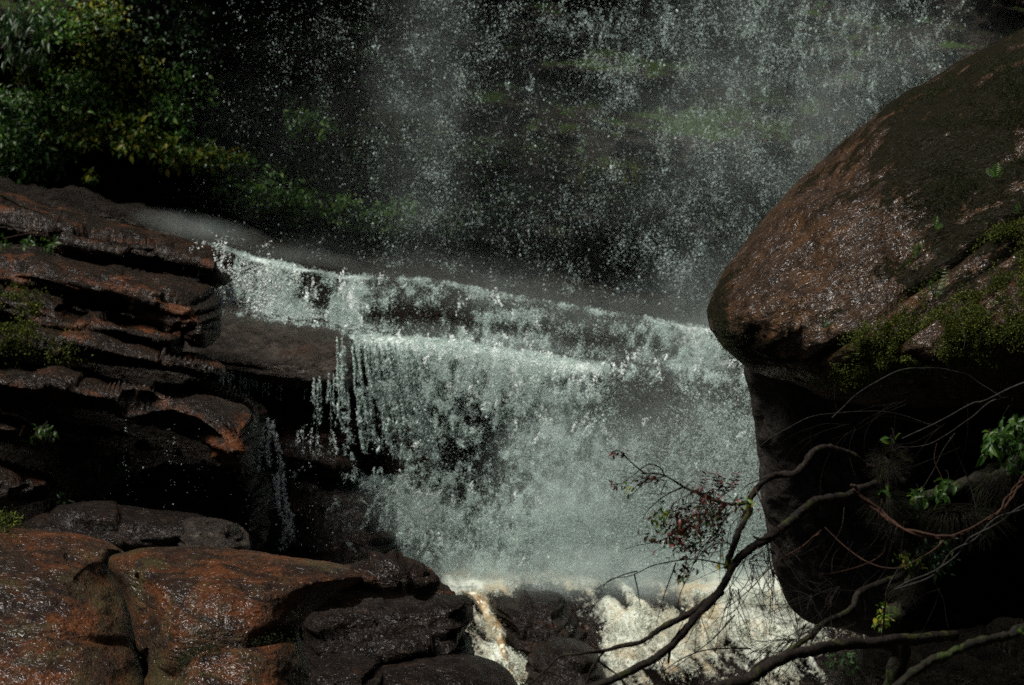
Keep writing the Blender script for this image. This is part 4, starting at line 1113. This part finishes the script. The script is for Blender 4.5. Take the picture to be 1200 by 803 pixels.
# dark rock bed under the foam
gx, gy = np.meshgrid(np.arange(480, 1100, 4.0), np.concatenate([np.arange(660, 840, 4.0), np.arange(845, 1100, 14)]))
V = P(gx.ravel(), gy.ravel(), rapY(gx.ravel(), gy.ravel()) + 0.25)
V = V + nrm * (0.18 * fbm(V * 2.2, 4, 44) + 0.05 * fbm(V * 9, 3, 45))[:, None]
tag(mesh_obj('river_bed', V, grid_faces(*gx.shape), M['black']), 'black rock bed under the rapids', None, None, 'structure')
rs = tag(bpy.data.objects.new('rapids_spray', None), 'white drops and foam thrown up over the rapids', 'spray'); COL.objects.link(rs)
rf = lambda x, y: (rapid_f(x, y) - 0.25).clip(0, 1.2) * smoothstep(y, 668, 684)
x, y, c = sample(260000, (520, 1000, 668, 830), rf, 0.6, (0.08, 0.07), 45)
add_drops(rs, x, y, rapY(x, y) - 0.10 - 0.3 * RNG.random(len(x)) ** 2, dsize(len(x), 0.42, 0.45), 'drop_cream', stretch=(0.9, 1.5), name='thrown_drops')
clots(rs, lambda x, y: rf(x, y) ** 2 * 0.8, 2600, (530, 990, 676, 820), lambda x, y, z: rapY(x, y) - 0.15 - 0.2 * z, 26, 3.6, 0.85, 'drop_cream', seed=55, vy=0.8, name='foam_clots')
# silty brown tongue of the chute
pts = smooth_poly([(548, 694), (562, 705), (574, 724), (584, 745), (590, 764), (598, 790)], 8, False)
row = []
for k, (a, b) in enumerate(pts):
    wd = 11 - 6 * k / len(pts) + 1.2 * math.sin(k * 0.35)
    xs_ = np.linspace(-wd, wd, 14)
    Yc = rapY(a, b) - 0.30
    row.append(P(a + xs_, b + 0 * xs_ - np.abs(xs_) * 0.3, Yc + 0.05 + 0.20 * (xs_ / wd) ** 2))
row = np.array(row); V = row.reshape(-1, 3)
V = V + nrm * (0.035 * fbm(V * 14, 3, 47))[:, None]
m, nt, b = newmat('silty_brown_water')
c = ramp(nt, noise(nt, mapping(nt), 9, 6, 0.7), [(0.38, (0.14, 0.085, 0.035)), (0.5, (0.28, 0.20, 0.10)), (0.6, (0.58, 0.55, 0.43))])
nt.links.new(c, b.inputs["Base Color"]); b.inputs["Roughness"].default_value = 0.25
tag(mesh_obj('chute_tongue', V, grid_faces(len(pts), 14), m), 'silty brown tongue of water in the chute left of the stepped river rock', 'water chute')

# drifting mist
MIST = {}
def mist(cx, cy, Y, rx, ry, rY, dens, label, rot=0.0):
    key = round(dens, 3)
    if key not in MIST: MIST[key] = mistmat(dens)
    th, ph = np.meshgrid(np.linspace(0, math.pi, 17), np.linspace(0, 2 * math.pi, 32, endpoint=False), indexing='ij')
    s_ = Y / FPX
    V = np.stack([(np.sin(th) * np.cos(ph)).ravel(), (np.sin(th) * np.sin(ph)).ravel(), np.cos(th).ravel()], 1)
    j, i = np.meshgrid(np.arange(16), np.arange(32), indexing='ij')
    F = np.stack([j * 32 + i, (j + 1) * 32 + i, (j + 1) * 32 + (i + 1) % 32, j * 32 + (i + 1) % 32], -1).reshape(-1, 4)
    o = mesh_obj('mist', V, F, MIST[key])
    o.location = P(cx, cy, Y); o.scale = (rx * s_, rY, ry * s_); o.rotation_euler = (0, rot, 0)
    return tag(o, label, None, None, 'stuff')
mist(680, 672, 27.7, 290, 40, 1.0, 1.1, 'mist boiling at the foot of the main curtain')
mist(655, 590, 28.0, 110, 150, 0.9, 0.38, 'mist rising in front of the main curtain')
mist(780, 560, 28.4, 220, 180, 0.9, 0.36, 'mist hanging before the right half of the main curtain')
mist(495, 90, 33.4, 80, 300, 0.9, 0.12, 'column of mist falling down the middle of the cliff')
mist(235, 268, 30.8, 95, 20, 0.8, 0.3, 'mist blowing left along the top of the terrace', 0.20)
mist(345, 300, 31.1, 90, 14, 0.5, 0.25, 'mist over the left end of the upper lip', 0.12)
mist(850, 380, 30.4, 150, 110, 0.9, 0.32, 'mist beside the nose of the boulder')
mist(950, 140, 33.8, 300, 260, 1.0, 0.2, 'mist of the upper fall at the right')
mist(600, 408, 29.9, 260, 30, 0.6, 0.35, 'mist over the lower lip', 0.10)
mist(640, 360, 31.0, 290, 36, 0.6, 0.35, 'mist over the right part of the upper tier', 0.15)
mist(470, 620, 28.0, 110, 70, 0.5, 0.3, 'mist behind the tip of the foreground rock tongue')
mist(860, 685, 26.8, 160, 34, 0.7, 0.5, 'mist over the rapids beside the hanging slab')
mist(560, 322, 31.7, 330, 34, 0.5, 0.15, 'mist lifting behind the upper lip', 0.13)
mist(560, 180, 33.9, 430, 220, 1.0, 0.045, 'thin haze of spray before the middle of the cliff')

# ------------------------------------------------------------------ branches, vines and roots at the lower right
def path(pts, per=6):
    """pts: (px, py, Y) -> smooth world polyline"""
    q = smooth_poly([(a, b, c) for a, b, c in pts], per, False)
    return P(q[:, 0], q[:, 1], q[:, 2])
def wander(a, amp, seed):
    n = len(a); t = np.arange(n)
    s = np.stack([a[:, 0] * 9, a[:, 2] * 9, a[:, 1] * 3 + seed], 1)
    return a + amp * np.stack([vnoise(s, seed), vnoise(s, seed + 1), vnoise(s, seed + 2)], 1)
def limb(parent, name, pts, r0, r1, mat='bark', sides=8, amp=0.012, seed=0, nz=0.6):
    p = wander(path(pts, 10), amp * 1.5, seed)
    V, F = tube([(p, np.linspace(r0, r1, len(p)))], sides, nz, seed)
    o = mesh_obj(name, V, F, M[mat], parent)
    return o, p
YB = 11.5
tree = empty('fallen_tree', P(1045, 620, YB + 0.4), 'gnarled mossy tree reaching from the right bank over the rapids, red leaves at its tips', 'tree')
limb(tree, 'trunk', [(1062, 1010, 12.6), (1050, 900, 12.5), (1044, 803, 12.4), (1052, 740, 12.3), (1066, 690, 12.2), (1064, 640, 12.1), (1052, 600, 12.0), (1040, 560, 11.95), (1030, 540, 11.9)], 0.055, 0.036, 'bark_moss', 12, 0.03, 3, 1.1)
limb(tree, 'branch', [(1050, 590, 12.0), (1085, 588, 12.1), (1130, 570, 12.2), (1165, 555, 12.2), (1205, 520, 12.3), (1260, 480, 12.4)], 0.034, 0.032, 'bark_moss', 12, 0.03, 5, 1.1)
bA, pA = limb(tree, 'branch', [(1034, 548, 11.9), (1017, 547, 11.8), (997, 533, 11.7), (975, 525, 11.6), (960, 526, 11.5), (948, 535, 11.4), (940, 548, 11.4), (930, 557, 11.3), (913, 558, 11.3), (895, 563, 11.2), (884, 575, 11.2), (878, 584, 11.2), (876, 604, 11.2), (864, 625, 11.1), (854, 650, 11.1), (850, 668, 11.1)], 0.018, 0.015, 'bark', 8, 0.006, 7)
limb(tree, 'branch', [(884, 575, 11.2), (876, 588, 11.15), (862, 592, 11.1), (846, 590, 11.1), (831, 581, 11.1), (818, 575, 11.0), (804, 571, 11.0), (791, 564, 10.9), (778, 558, 10.9), (765, 555, 10.9), (755, 553, 10.8), (736, 537, 10.8), (722, 530, 10.7), (714, 534, 10.7)], 0.009, 0.002, 'twig', 6, 0.006, 9)
limb(tree, 'branch', [(1048, 568, 12.0), (1010, 573, 11.8), (997, 582, 11.7), (980, 585, 11.6), (958, 588, 11.5), (943, 597, 11.4), (930, 607, 11.4), (917, 618, 11.3), (903, 628, 11.2), (890, 638, 11.2), (876, 648, 11.1), (860, 662, 11.1), (852, 677, 11.0), (845, 692, 11.0), (828, 711, 10.9), (808, 731, 10.8), (785, 757, 10.8), (766, 772, 10.7), (743, 785, 10.7), (717, 796, 10.6), (688, 806, 10.6)], 0.025, 0.016, 'bark', 10, 0.008, 11, 0.5)
limb(tree, 'branch', [(845, 692, 11.0), (826, 707, 10.9), (796, 724, 10.8), (772, 740, 10.8), (751, 752, 10.7), (724, 759, 10.7), (709, 763, 10.7), (680, 767, 10.6), (657, 770, 10.6), (638, 783, 10.6), (622, 800, 10.5)], 0.016, 0.003, 'bark', 8, 0.006, 13)
limb(tree, 'branch', [(709, 763, 10.7), (697, 777, 10.7), (690, 790, 10.7), (686, 806, 10.7)], 0.007,0.005, 'bark', 6, 0.003, 15)
limb(tree, 'branch', [(702, 775, 10.7), (715, 785, 10.7), (725, 793, 10.7), (733, 806, 10.7)], 0.006,0.004, 'bark', 6, 0.003, 16)
limb(tree, 'branch', [(903, 628, 11.2), (892, 632, 11.1), (882, 629, 11.1)], 0.010,0.005, 'bark', 6, 0.002, 17)
limb(tree, 'branch', [(785, 757, 10.8), (784, 768, 10.8), (783, 778, 10.8)], 0.008,0.005, 'bark', 6, 0.002, 18)
log = empty('fallen_branch', P(950, 770, 10.4), 'thick bare grey-brown branch crossing low over the rapids to the bottom edge', 'branch', 'bare branches over the rapids')
limb(log, 'wood', [(1120, 745, 11.6), (1060, 750, 11.2), (1001, 754, 10.8), (980, 755, 10.7), (956, 761, 10.5), (931, 768, 10.4), (910, 777, 10.3), (889, 788, 10.2), (868, 798, 10.1), (830, 815, 10.0)], 0.026, 0.024, 'bark', 10, 0.008, 21, 0.5)
log2 = empty('fallen_branch', P(1000, 710, 11.1), 'thinner bare branch running parallel above the thick low one', 'branch', 'bare branches over the rapids')
limb(log2, 'wood', [(1060, 672, 11.8), (1033, 684, 11.5), (1009, 697, 11.3), (998, 710, 11.2), (980, 723, 11.1), (952, 742, 10.9), (928, 758, 10.8), (903, 774, 10.7), (880, 790, 10.6)], 0.020, 0.011, 'bark', 8, 0.010, 23, 0.4)
log3 = empty('fallen_branch', P(1130, 770, 10.0), 'mossy shaded log at the bottom right corner', 'log', 'bare branches over the rapids')
limb(log3, 'wood', [(1300, 712, 10.6), (1200, 737, 10.4), (1167, 746, 10.3), (1132, 757, 10.2), (1104, 771, 10.1), (1079, 785, 10.0), (1050, 803, 9.9), (1000, 840, 9.8)], 0.020, 0.019, 'bark_moss', 10, 0.012, 25, 1.0)

# fine twigs belonging to the tree
def twig_cloud(parent, seeds, n, lr, spread, name='twigs', droop=0.5, r=0.0022, mat='twig', seed=0, Yj=0.5):
    paths = []
    rg = np.random.default_rng(seed)
    for k in range(n):
        a = seeds[rg.integers(0, len(seeds))]
        ang = rg.normal(spread[0], spread[1]); L = rg.uniform(*lr)
        x, y, Y = a[0] + rg.normal(0, 4), a[1] + rg.normal(0, 3), a[2] + rg.normal(0, Yj * 0.2)
        pts = [(x, y, Y)]
        cur = rg.normal(0, 0.18)
        for j in range(6):
            x += math.cos(ang) * L / 6; y += math.sin(ang) * L / 6; Y += rg.normal(0, 0.03)
            ang += cur + rg.normal(0, 0.12) + droop * 0.12 * (1 if math.cos(ang) > 0 else -1)
            pts.append((x, y, Y))
        p = path(pts, 3)
        paths.append((p, np.linspace(r, r * 0.35, len(p))))
        if rg.random() < 0.6:
            i = rg.integers(2, 5); x2, y2, Y2 = pts[i]; ang2 = ang + rg.choice([-0.7, 0.7]); q = [(x2, y2, Y2)]
            for j in range(4):
                x2 += math.cos(ang2) * L / 12; y2 += math.sin(ang2) * L / 12; ang2 += rg.normal(0, 0.1); q.append((x2, y2, Y2))
            p = path(q, 3); paths.append((p, np.linspace(r * 0.6, r * 0.3, len(p))))
    V, F = tube(paths, 4)
    return mesh_obj(name, V, F, M[mat], parent)
twig_cloud(tree, [(870, 600, 11.2), (862, 640, 11.1), (850, 600, 11.1), (835, 590, 11.1), (846, 630, 11.1)], 46, (30, 80), (2.5, 0.7), seed=1)
twig_cloud(tree, [(900, 640, 11.2), (880, 660, 11.1), (860, 690, 11.0), (920, 640, 11.3), (905, 670, 11.1)], 56, (40, 110), (1.4, 0.6), seed=2)
twig_cloud(log2, [(960, 735, 10.9), (930, 750, 10.8), (900, 760, 10.7), (950, 700, 10.9), (980, 690, 11.0)], 60, (40, 110), (2.3, 0.8), seed=3)
twig_cloud(tree, [(800, 725, 10.8), (770, 740, 10.7), (840, 700, 10.9), (820, 720, 10.8), (770, 770, 10.7)], 14, (25, 60), (1.7, 0.5), seed=4)
twig_cloud(tree, [(800, 570, 11.0), (780, 560, 10.9), (820, 576, 11.0), (760, 556, 10.9)], 12, (30, 70), (2.4, 0.5), seed=5)
for i, pts in enumerate([[(780, 560), (774, 550), (763, 545), (753, 548), (740, 558), (728, 567), (714, 568)],
            [(800, 571), (785, 578), (772, 586), (760, 598), (753, 613)],
            [(850, 662), (830, 658), (810, 656), (785, 659), (763, 663), (748, 670), (738, 674), (713, 682), (700, 700), (690, 715)],
            [(748, 670), (735, 673), (718, 679), (700, 690)],
            [(745, 672), (748, 690), (751, 712)], [(792, 660), (784, 680), (776, 705), (768, 730)],
            [(805, 612), (785, 628), (759, 637), (730, 645)], [(855, 600), (838, 625), (820, 648), (800, 690), (792, 720)],
            [(898, 560), (880, 566), (869, 575)], [(790, 590), (782, 604), (776, 618)], [(862, 720), (840, 745), (815, 765), (780, 790)],
            [(880, 760), (830, 762), (800, 772), (775, 790), (765, 805)]]):
    limb(tree, 'twig', [(a, b, 10.9 + 0.02 * i) for a, b in pts], 0.004, 0.0013, 'twig', 5, 0.004, 30 + i, 0.1)

def leaf_cluster(parent, blobs, n, lpx, mat, seed, Y0=11.0, aspect=0.42, name='leaves', up=0.0):
    rg = np.random.default_rng(seed)
    b = np.array(blobs, float); w = b[:, 4] / b[:, 4].sum(); k = rg.choice(len(b), n, p=w)
    x = b[k, 0] + rg.normal(0, 1, n) * b[k, 2]; y = b[k, 1] + rg.normal(0, 1, n) * b[k, 3]
    C = P(x, y, Y0 + rg.normal(0, 0.10, n))
    D = rg.normal(0, 0.8, (n, 3)); D[:, 2] += up - 0.4; D[:, 0] -= 0.4
    Nn = rg.normal(0, 0.6, (n, 3)); Nn[:, 2] += 0.5
    L = lpx * Y0 / FPX * rg.uniform(0.6, 1.4, n)
    V, F = leaves(C, D, Nn, L, L * aspect, curl=0.35)
    return mesh_obj(name, V, F, M[mat], parent)
bl = [(806, 618, 16, 10, 3), (790, 605, 12, 7, 1.2), (822, 605, 12, 9, 1.5), (838, 595, 10, 8, 1.5), (812, 640, 12, 10, 2), (796, 628, 10, 8, 1.2), (800, 670, 6, 5, 0.5), (765, 632, 5, 5, 0.5), (845, 612, 8, 10, 0.8), (870, 590, 7, 6, 0.6)]
leaf_cluster(tree, bl, 480, 7.5, 'leaf_red', 1, 11.0, name='red_leaves')
leaf_cluster(tree, bl, 140, 7.5, 'leaf_dark', 2, 11.0, name='dark_leaves')
leaf_cluster(tree, [(830, 583, 6, 4, 2), (818, 574, 4, 3, 1), (724, 531, 5, 2, 0.5), (722, 567, 5, 3, 0.5), (757, 564, 7, 4, 0.8), (762, 558, 4, 2, 0.3), (883, 655, 5, 8, 0.6), (890, 600, 3, 3, 0.2)], 120, 7, 'leaf_red', 3, 10.95, name='red_leaves')
leaf_cluster(tree, [(735, 571, 6, 4, 1), (770, 607, 3, 4, 0.6), (875, 590, 4, 3, 0.5), (850, 660, 6, 4, 0.8), (806, 675, 5, 4, 0.7), (780, 602, 4, 2, 0.5)], 60, 7.5, 'leaf_yellow', 4, 10.95, name='green_leaves')
for i, (x0, y0, x1, y1) in enumerate([(820, 578, 827, 556), (842, 580, 838, 557), (845, 580, 864, 556), (842, 585, 862, 566), (838, 578, 846, 560)]):
    t = np.linspace(0, 1, 7)
    xx = x0 + (x1 - x0) * t + 2 * np.sin(t * 3); yy = y0 + (y1 - y0) * t
    st = P(xx, yy, 10.95)
    sp_ = mesh_obj('sprig', *tube([(st, np.linspace(0.0022, 0.001, 7))], 4), M['twig'], tree)
    C = np.concatenate([st[1:], st[1:]]); dx = np.concatenate([np.ones(6), -np.ones(6)])
    D = np.stack([dx, RNG.normal(0, 0.3, 12), 0.5 + RNG.normal(0, 0.2, 12)], 1)
    V, F = leaves(C, D, RNG.normal(0, 0.4, (12, 3)) + [0, -0.6, 0.6], 0.028 * np.ones(12), 0.011 * np.ones(12))
    mesh_obj('leaves', V, F, M['leaf_red'], sp_)

# epiphytes and matted roots on the mossy limb
def tuft(name, cx, cy, rx, ry, n, lpx, mat, label, Y0, group='plants on the mossy limb', aspect=0.4, droop=0.3):
    return shrub(name, cx, cy, rx, ry, n, lpx, mat, label, group, droop, 0, lambda a, b: Y0 + 0 * a, max(3, n // 14), 0.25, aspect, stems=True)
tuft('epiphyte', 1185, 520, 26, 30, 190, 14, 'leaf_blue', 'leafy green plant crowding the right edge above the vines', 12.1, droop=0.7)
tuft('epiphyte', 1178, 505, 18, 16, 70, 11, 'leaf_fresh', 'paler leaves standing over the plant at the right edge', 12.0)
tuft('epiphyte', 1090, 582, 22, 8, 90, 10, 'leaf_fresh', 'small bright leaves sprouting in the middle of the mossy limb', 11.9)
tuft('epiphyte', 1112, 568, 8, 5, 14, 13, 'leaf_fresh', 'few broad leaves on top of the mossy limb', 11.9, aspect=0.45)
tuft('epiphyte', 1046, 518, 3, 4, 5, 12, 'leaf_fresh', 'single bright sprout on the knot at the crown of the trunk', 11.8, droop=-1.0)
tuft('epiphyte', 1036, 572, 5, 3, 6, 10, 'leaf_fresh', 'little yellow-green leaf at the fork of the trunk', 11.7)
tuft('epiphyte', 1066, 660, 14, 12, 60, 7, 'leaf_yellow', 'mossy tuft halfway down the trunk', 12.0)
tuft('epiphyte', 1100, 655, 30, 22, 120, 9, 'leaf_dark', 'dim leaves in the shade under the mossy limb', 12.2)
tuft('epiphyte', 1035, 725, 12, 14, 60, 8, 'leaf_yellow', 'yellow-green leaves at the foot of the trunk', 12.0)
tuft('epiphyte', 985, 772, 16, 12, 60, 9, 'leaf_dark', 'dark leaves hanging below the thick low branch', 10.9)
tuft('epiphyte', 1198, 738, 5, 4, 10, 8, 'leaf_fresh', 'tiny green sprig on the log at the right edge', 10.3)
def hair(name, parent, cx, cy, rx, ry, n, L, mat, Y0, seed, down=0.6, r=0.0014):
    rg = np.random.default_rng(seed); paths = []
    for k in range(n):
        a = rg.uniform(0, 6.283); q = rg.random() ** 0.5
        x, y = cx + rx * q * math.cos(a), cy + ry * q * math.sin(a)
        ang = a + rg.normal(0, 0.5); pts = [(x, y, Y0 + rg.normal(0, 0.05))]
        for j in range(4):
            x += math.cos(ang) * L / 4; y += math.sin(ang) * L / 4 + down * L / 8; ang += rg.normal(0, 0.3)
            pts.append((x, y, pts[-1][2] - rg.uniform(0, 0.02)))
        p = path(pts, 2); paths.append((p, np.linspace(r, r * 0.4, len(p))))
    return mesh_obj(name, *tube(paths, 3), M[mat], parent)
hair('root_mat', tree, 1042, 540, 16, 14, 420, 16, 'bark', 11.8, 1)
hair('root_mat', tree, 1038, 585, 14, 12, 300, 22, 'bark_moss', 11.75, 2, 1.2)
hair('root_mat', tree, 1062, 680, 14, 16, 260, 16, 'bark_moss', 12.0, 3, 1.0)
hair('root_mat', tree, 1110, 600, 60, 8, 420, 26, 'bark_moss', 12.0, 4, 1.6)
hair('root_mat', tree, 1180, 555, 26, 14, 260, 26, 'bark_moss', 12.0, 5, 1.6)

def vine(pts, Y, r, mat, label, strands=1, group='vines and bare twigs on the right bank', seed=0):
    q = smooth_poly(pts, 7, False)
    p0 = P(q[:, 0], q[:, 1], Y + 0.15 * np.sin(np.arange(len(q)) * 0.07 + seed))
    paths = []
    for k in range(strands):
        ph = np.arange(len(q)) * 0.35 + k * 2 * math.pi / strands
        off = np.stack([np.cos(ph), np.sin(ph), np.sin(ph * 0.8 + 1)], 1) * r * (1.4 if strands > 1 else 0)
        off = off * (1 + 1.5 * np.clip(vnoise(p0 * 3, seed), 0, 1))[:, None]
        paths.append((wander(p0 + off, 0.006, seed + k), np.linspace(r, r * 0.6, len(q))))
    o = mesh_obj('vine', *tube(paths, 6, 0.2, seed), M[mat])
    return tag(o, label, 'vine', group)
vine([(1000, 570), (1012, 583), (1030, 598), (1047, 612), (1060, 620), (1076, 625), (1092, 629), (1109, 630), (1128, 624), (1143, 617), (1158, 608), (1170, 600), (1180, 588), (1190, 572), (1206, 552), (1240, 520)], 11.2, 0.0065, 'vine_brown', 'twisted red-brown vine looping from the trunk up to the right edge', 3, seed=1)
vine([(1050, 690), (1090, 672), (1114, 654), (1130, 640), (1143, 628), (1167, 611), (1185, 602), (1205, 591), (1240, 570)], 11.4, 0.0055, 'vine_grey', 'grey vine running under the twisted one to the right edge', 2, seed=2)
vine([(1106, 632), (1090, 647), (1075, 656), (1058, 665), (1040, 666), (1019, 659), (1003, 650), (985, 638), (966, 619)], 11.3, 0.004, 'vine_brown', 'thin brown root sagging in front of the trunk', 1, seed=3)
vine([(884, 570), (890, 583), (900, 607), (912, 618), (923, 628), (934, 636), (943, 645), (952, 664), (962, 680)], 11.0, 0.0035, 'vine_brown', 'thin brown tendril hanging from the first limb over the slab edge', 1, seed=4)
vine([(1033, 585), (1030, 610), (1038, 640), (1025, 655), (990, 668), (975, 672), (960, 672)], 11.3, 0.0028, 'vine_brown', 'fine root bending left across the slab', 1, seed=5)
vine([(960, 625), (950, 632), (955, 645), (960, 662)], 11.0, 0.004, 'vine_brown', 'short stub twig standing before the slab', 1, seed=6)
vine([(962, 622), (940, 640), (915, 655), (900, 668), (880, 690), (850, 712)], 11.0, 0.004, 'vine_brown', 'brown twig slanting from the slab down to the rapids', 1, seed=7)
vine([(975, 490), (988, 477), (1000, 465), (1013, 455), (1027, 447), (1040, 440), (1053, 435), (1068, 432), (1083, 431), (1098, 431), (1114, 434), (1133, 439), (1150, 450), (1172, 464)], 12.4, 0.0038, 'vine_grey', 'pale arching twig just under the moss of the boulder', 1, seed=8)
vine([(890, 523), (900, 515), (913, 507), (926, 500), (940, 493), (955, 488), (973, 485), (1000, 483), (1027, 482), (1047, 484), (1067, 488), (1090, 498)], 12.6, 0.002, 'vine_grey', 'hair-thin twig crossing the upper part of the slab', 1, seed=9)
vine([(1230, 440), (1200, 448), (1184, 455), (1167, 463), (1150, 470), (1140, 472), (1122, 482), (1107, 490), (1093, 497), (1080, 503), (1057, 514)], 12.1, 0.0045, 'vine_grey', 'pale twig coming in from the right edge below the boulder', 1, seed=10)
vine([(1167, 468), (1155, 474), (1143, 485), (1132, 494), (1120, 503), (1110, 509), (1093, 519), (1078, 523), (1055, 524)], 12.1, 0.0035, 'vine_grey', 'forked pale twig below the one from the right edge', 1, seed=11)
vine([(1120, 508), (1108, 526), (1095, 550), (1078, 577)], 12.0, 0.003, 'vine_grey', 'straight pale twig slanting down to the mossy limb', 1, seed=12)
vine([(1113, 513), (1122, 534), (1133, 557), (1140, 580), (1146, 606)], 11.9, 0.0032, 'vine_grey', 'pale root hanging across the mossy limb', 1, seed=13)
vine([(1098, 520), (1095, 540), (1103, 560), (1108, 576)], 12.0, 0.002, 'vine_brown', 'short crooked root above the middle of the limb', 1, seed=14)
vine([(1030, 760), (1036, 735), (1037, 712), (1041, 690), (1052, 668)], 11.5, 0.006, 'vine_grey', 'grey root curling up the lower trunk', 1, seed=15)
vine([(990, 595), (985, 620), (960, 665)], 11.6, 0.0018, 'vine_grey', 'faint straight twig over the middle of the slab', 1, seed=16)
vine([(1052, 615), (1047, 630), (1043, 648)], 11.5, 0.003, 'vine_grey', 'short pale root under the sagging vine, nearer the trunk', 1, seed=17)
vine([(1060, 612), (1058, 635), (1054, 660)], 11.5, 0.0025, 'vine_grey', 'longer pale root beside the short one under the sagging vine', 1, seed=18)
vine([(0, 228), (18, 238), (35, 246), (48, 250), (53, 254)], 24.9, 0.012, 'bark', 'dark bent stick lying on the topmost ledge', 1, 'sticks on the ledges', seed=19)
vine([(72, 246), (66, 262), (56, 272), (30, 274), (4, 280)], 24.8, 0.008, 'vine_brown', 'pale root creeping over the topmost ledge', 1, 'sticks on the ledges', seed=20)
vine([(1200, 300), (1160, 318), (1120, 342), (1085, 362)], 14.2, 0.002, 'vine_grey', 'thin stalk lying over the moss of the boulder', 1, seed=21)
vine([(1118, 352), (1126, 372), (1132, 395), (1130, 410)], 14.2, 0.002, 'vine_grey', 'thin curved stalk drooping from the boulder moss', 1, seed=22)
twigs = tag(bpy.data.objects.new('bare_twigs', None), 'tangle of hair-thin bare twigs in the dark hollow under the boulder', 'twigs'); COL.objects.link(twigs)
twig_cloud(twigs, [(1100, 500, 12.4), (1140, 480, 12.4), (1060, 470, 12.5), (1180, 470, 12.3), (1120, 520, 12.2), (1000, 500, 12.5)], 18, (50, 130), (2.6, 0.6), r=0.0012, mat='twig', seed=9, droop=0.2)
twig_cloud(twigs, [(1040, 620, 11.6), (1080, 640, 11.6), (1000, 640, 11.6), (1100, 690, 11.6), (1010, 690, 11.3)], 18, (40, 100), (2.3, 0.7), r=0.0012, mat='twig', seed=10, droop=0.2)
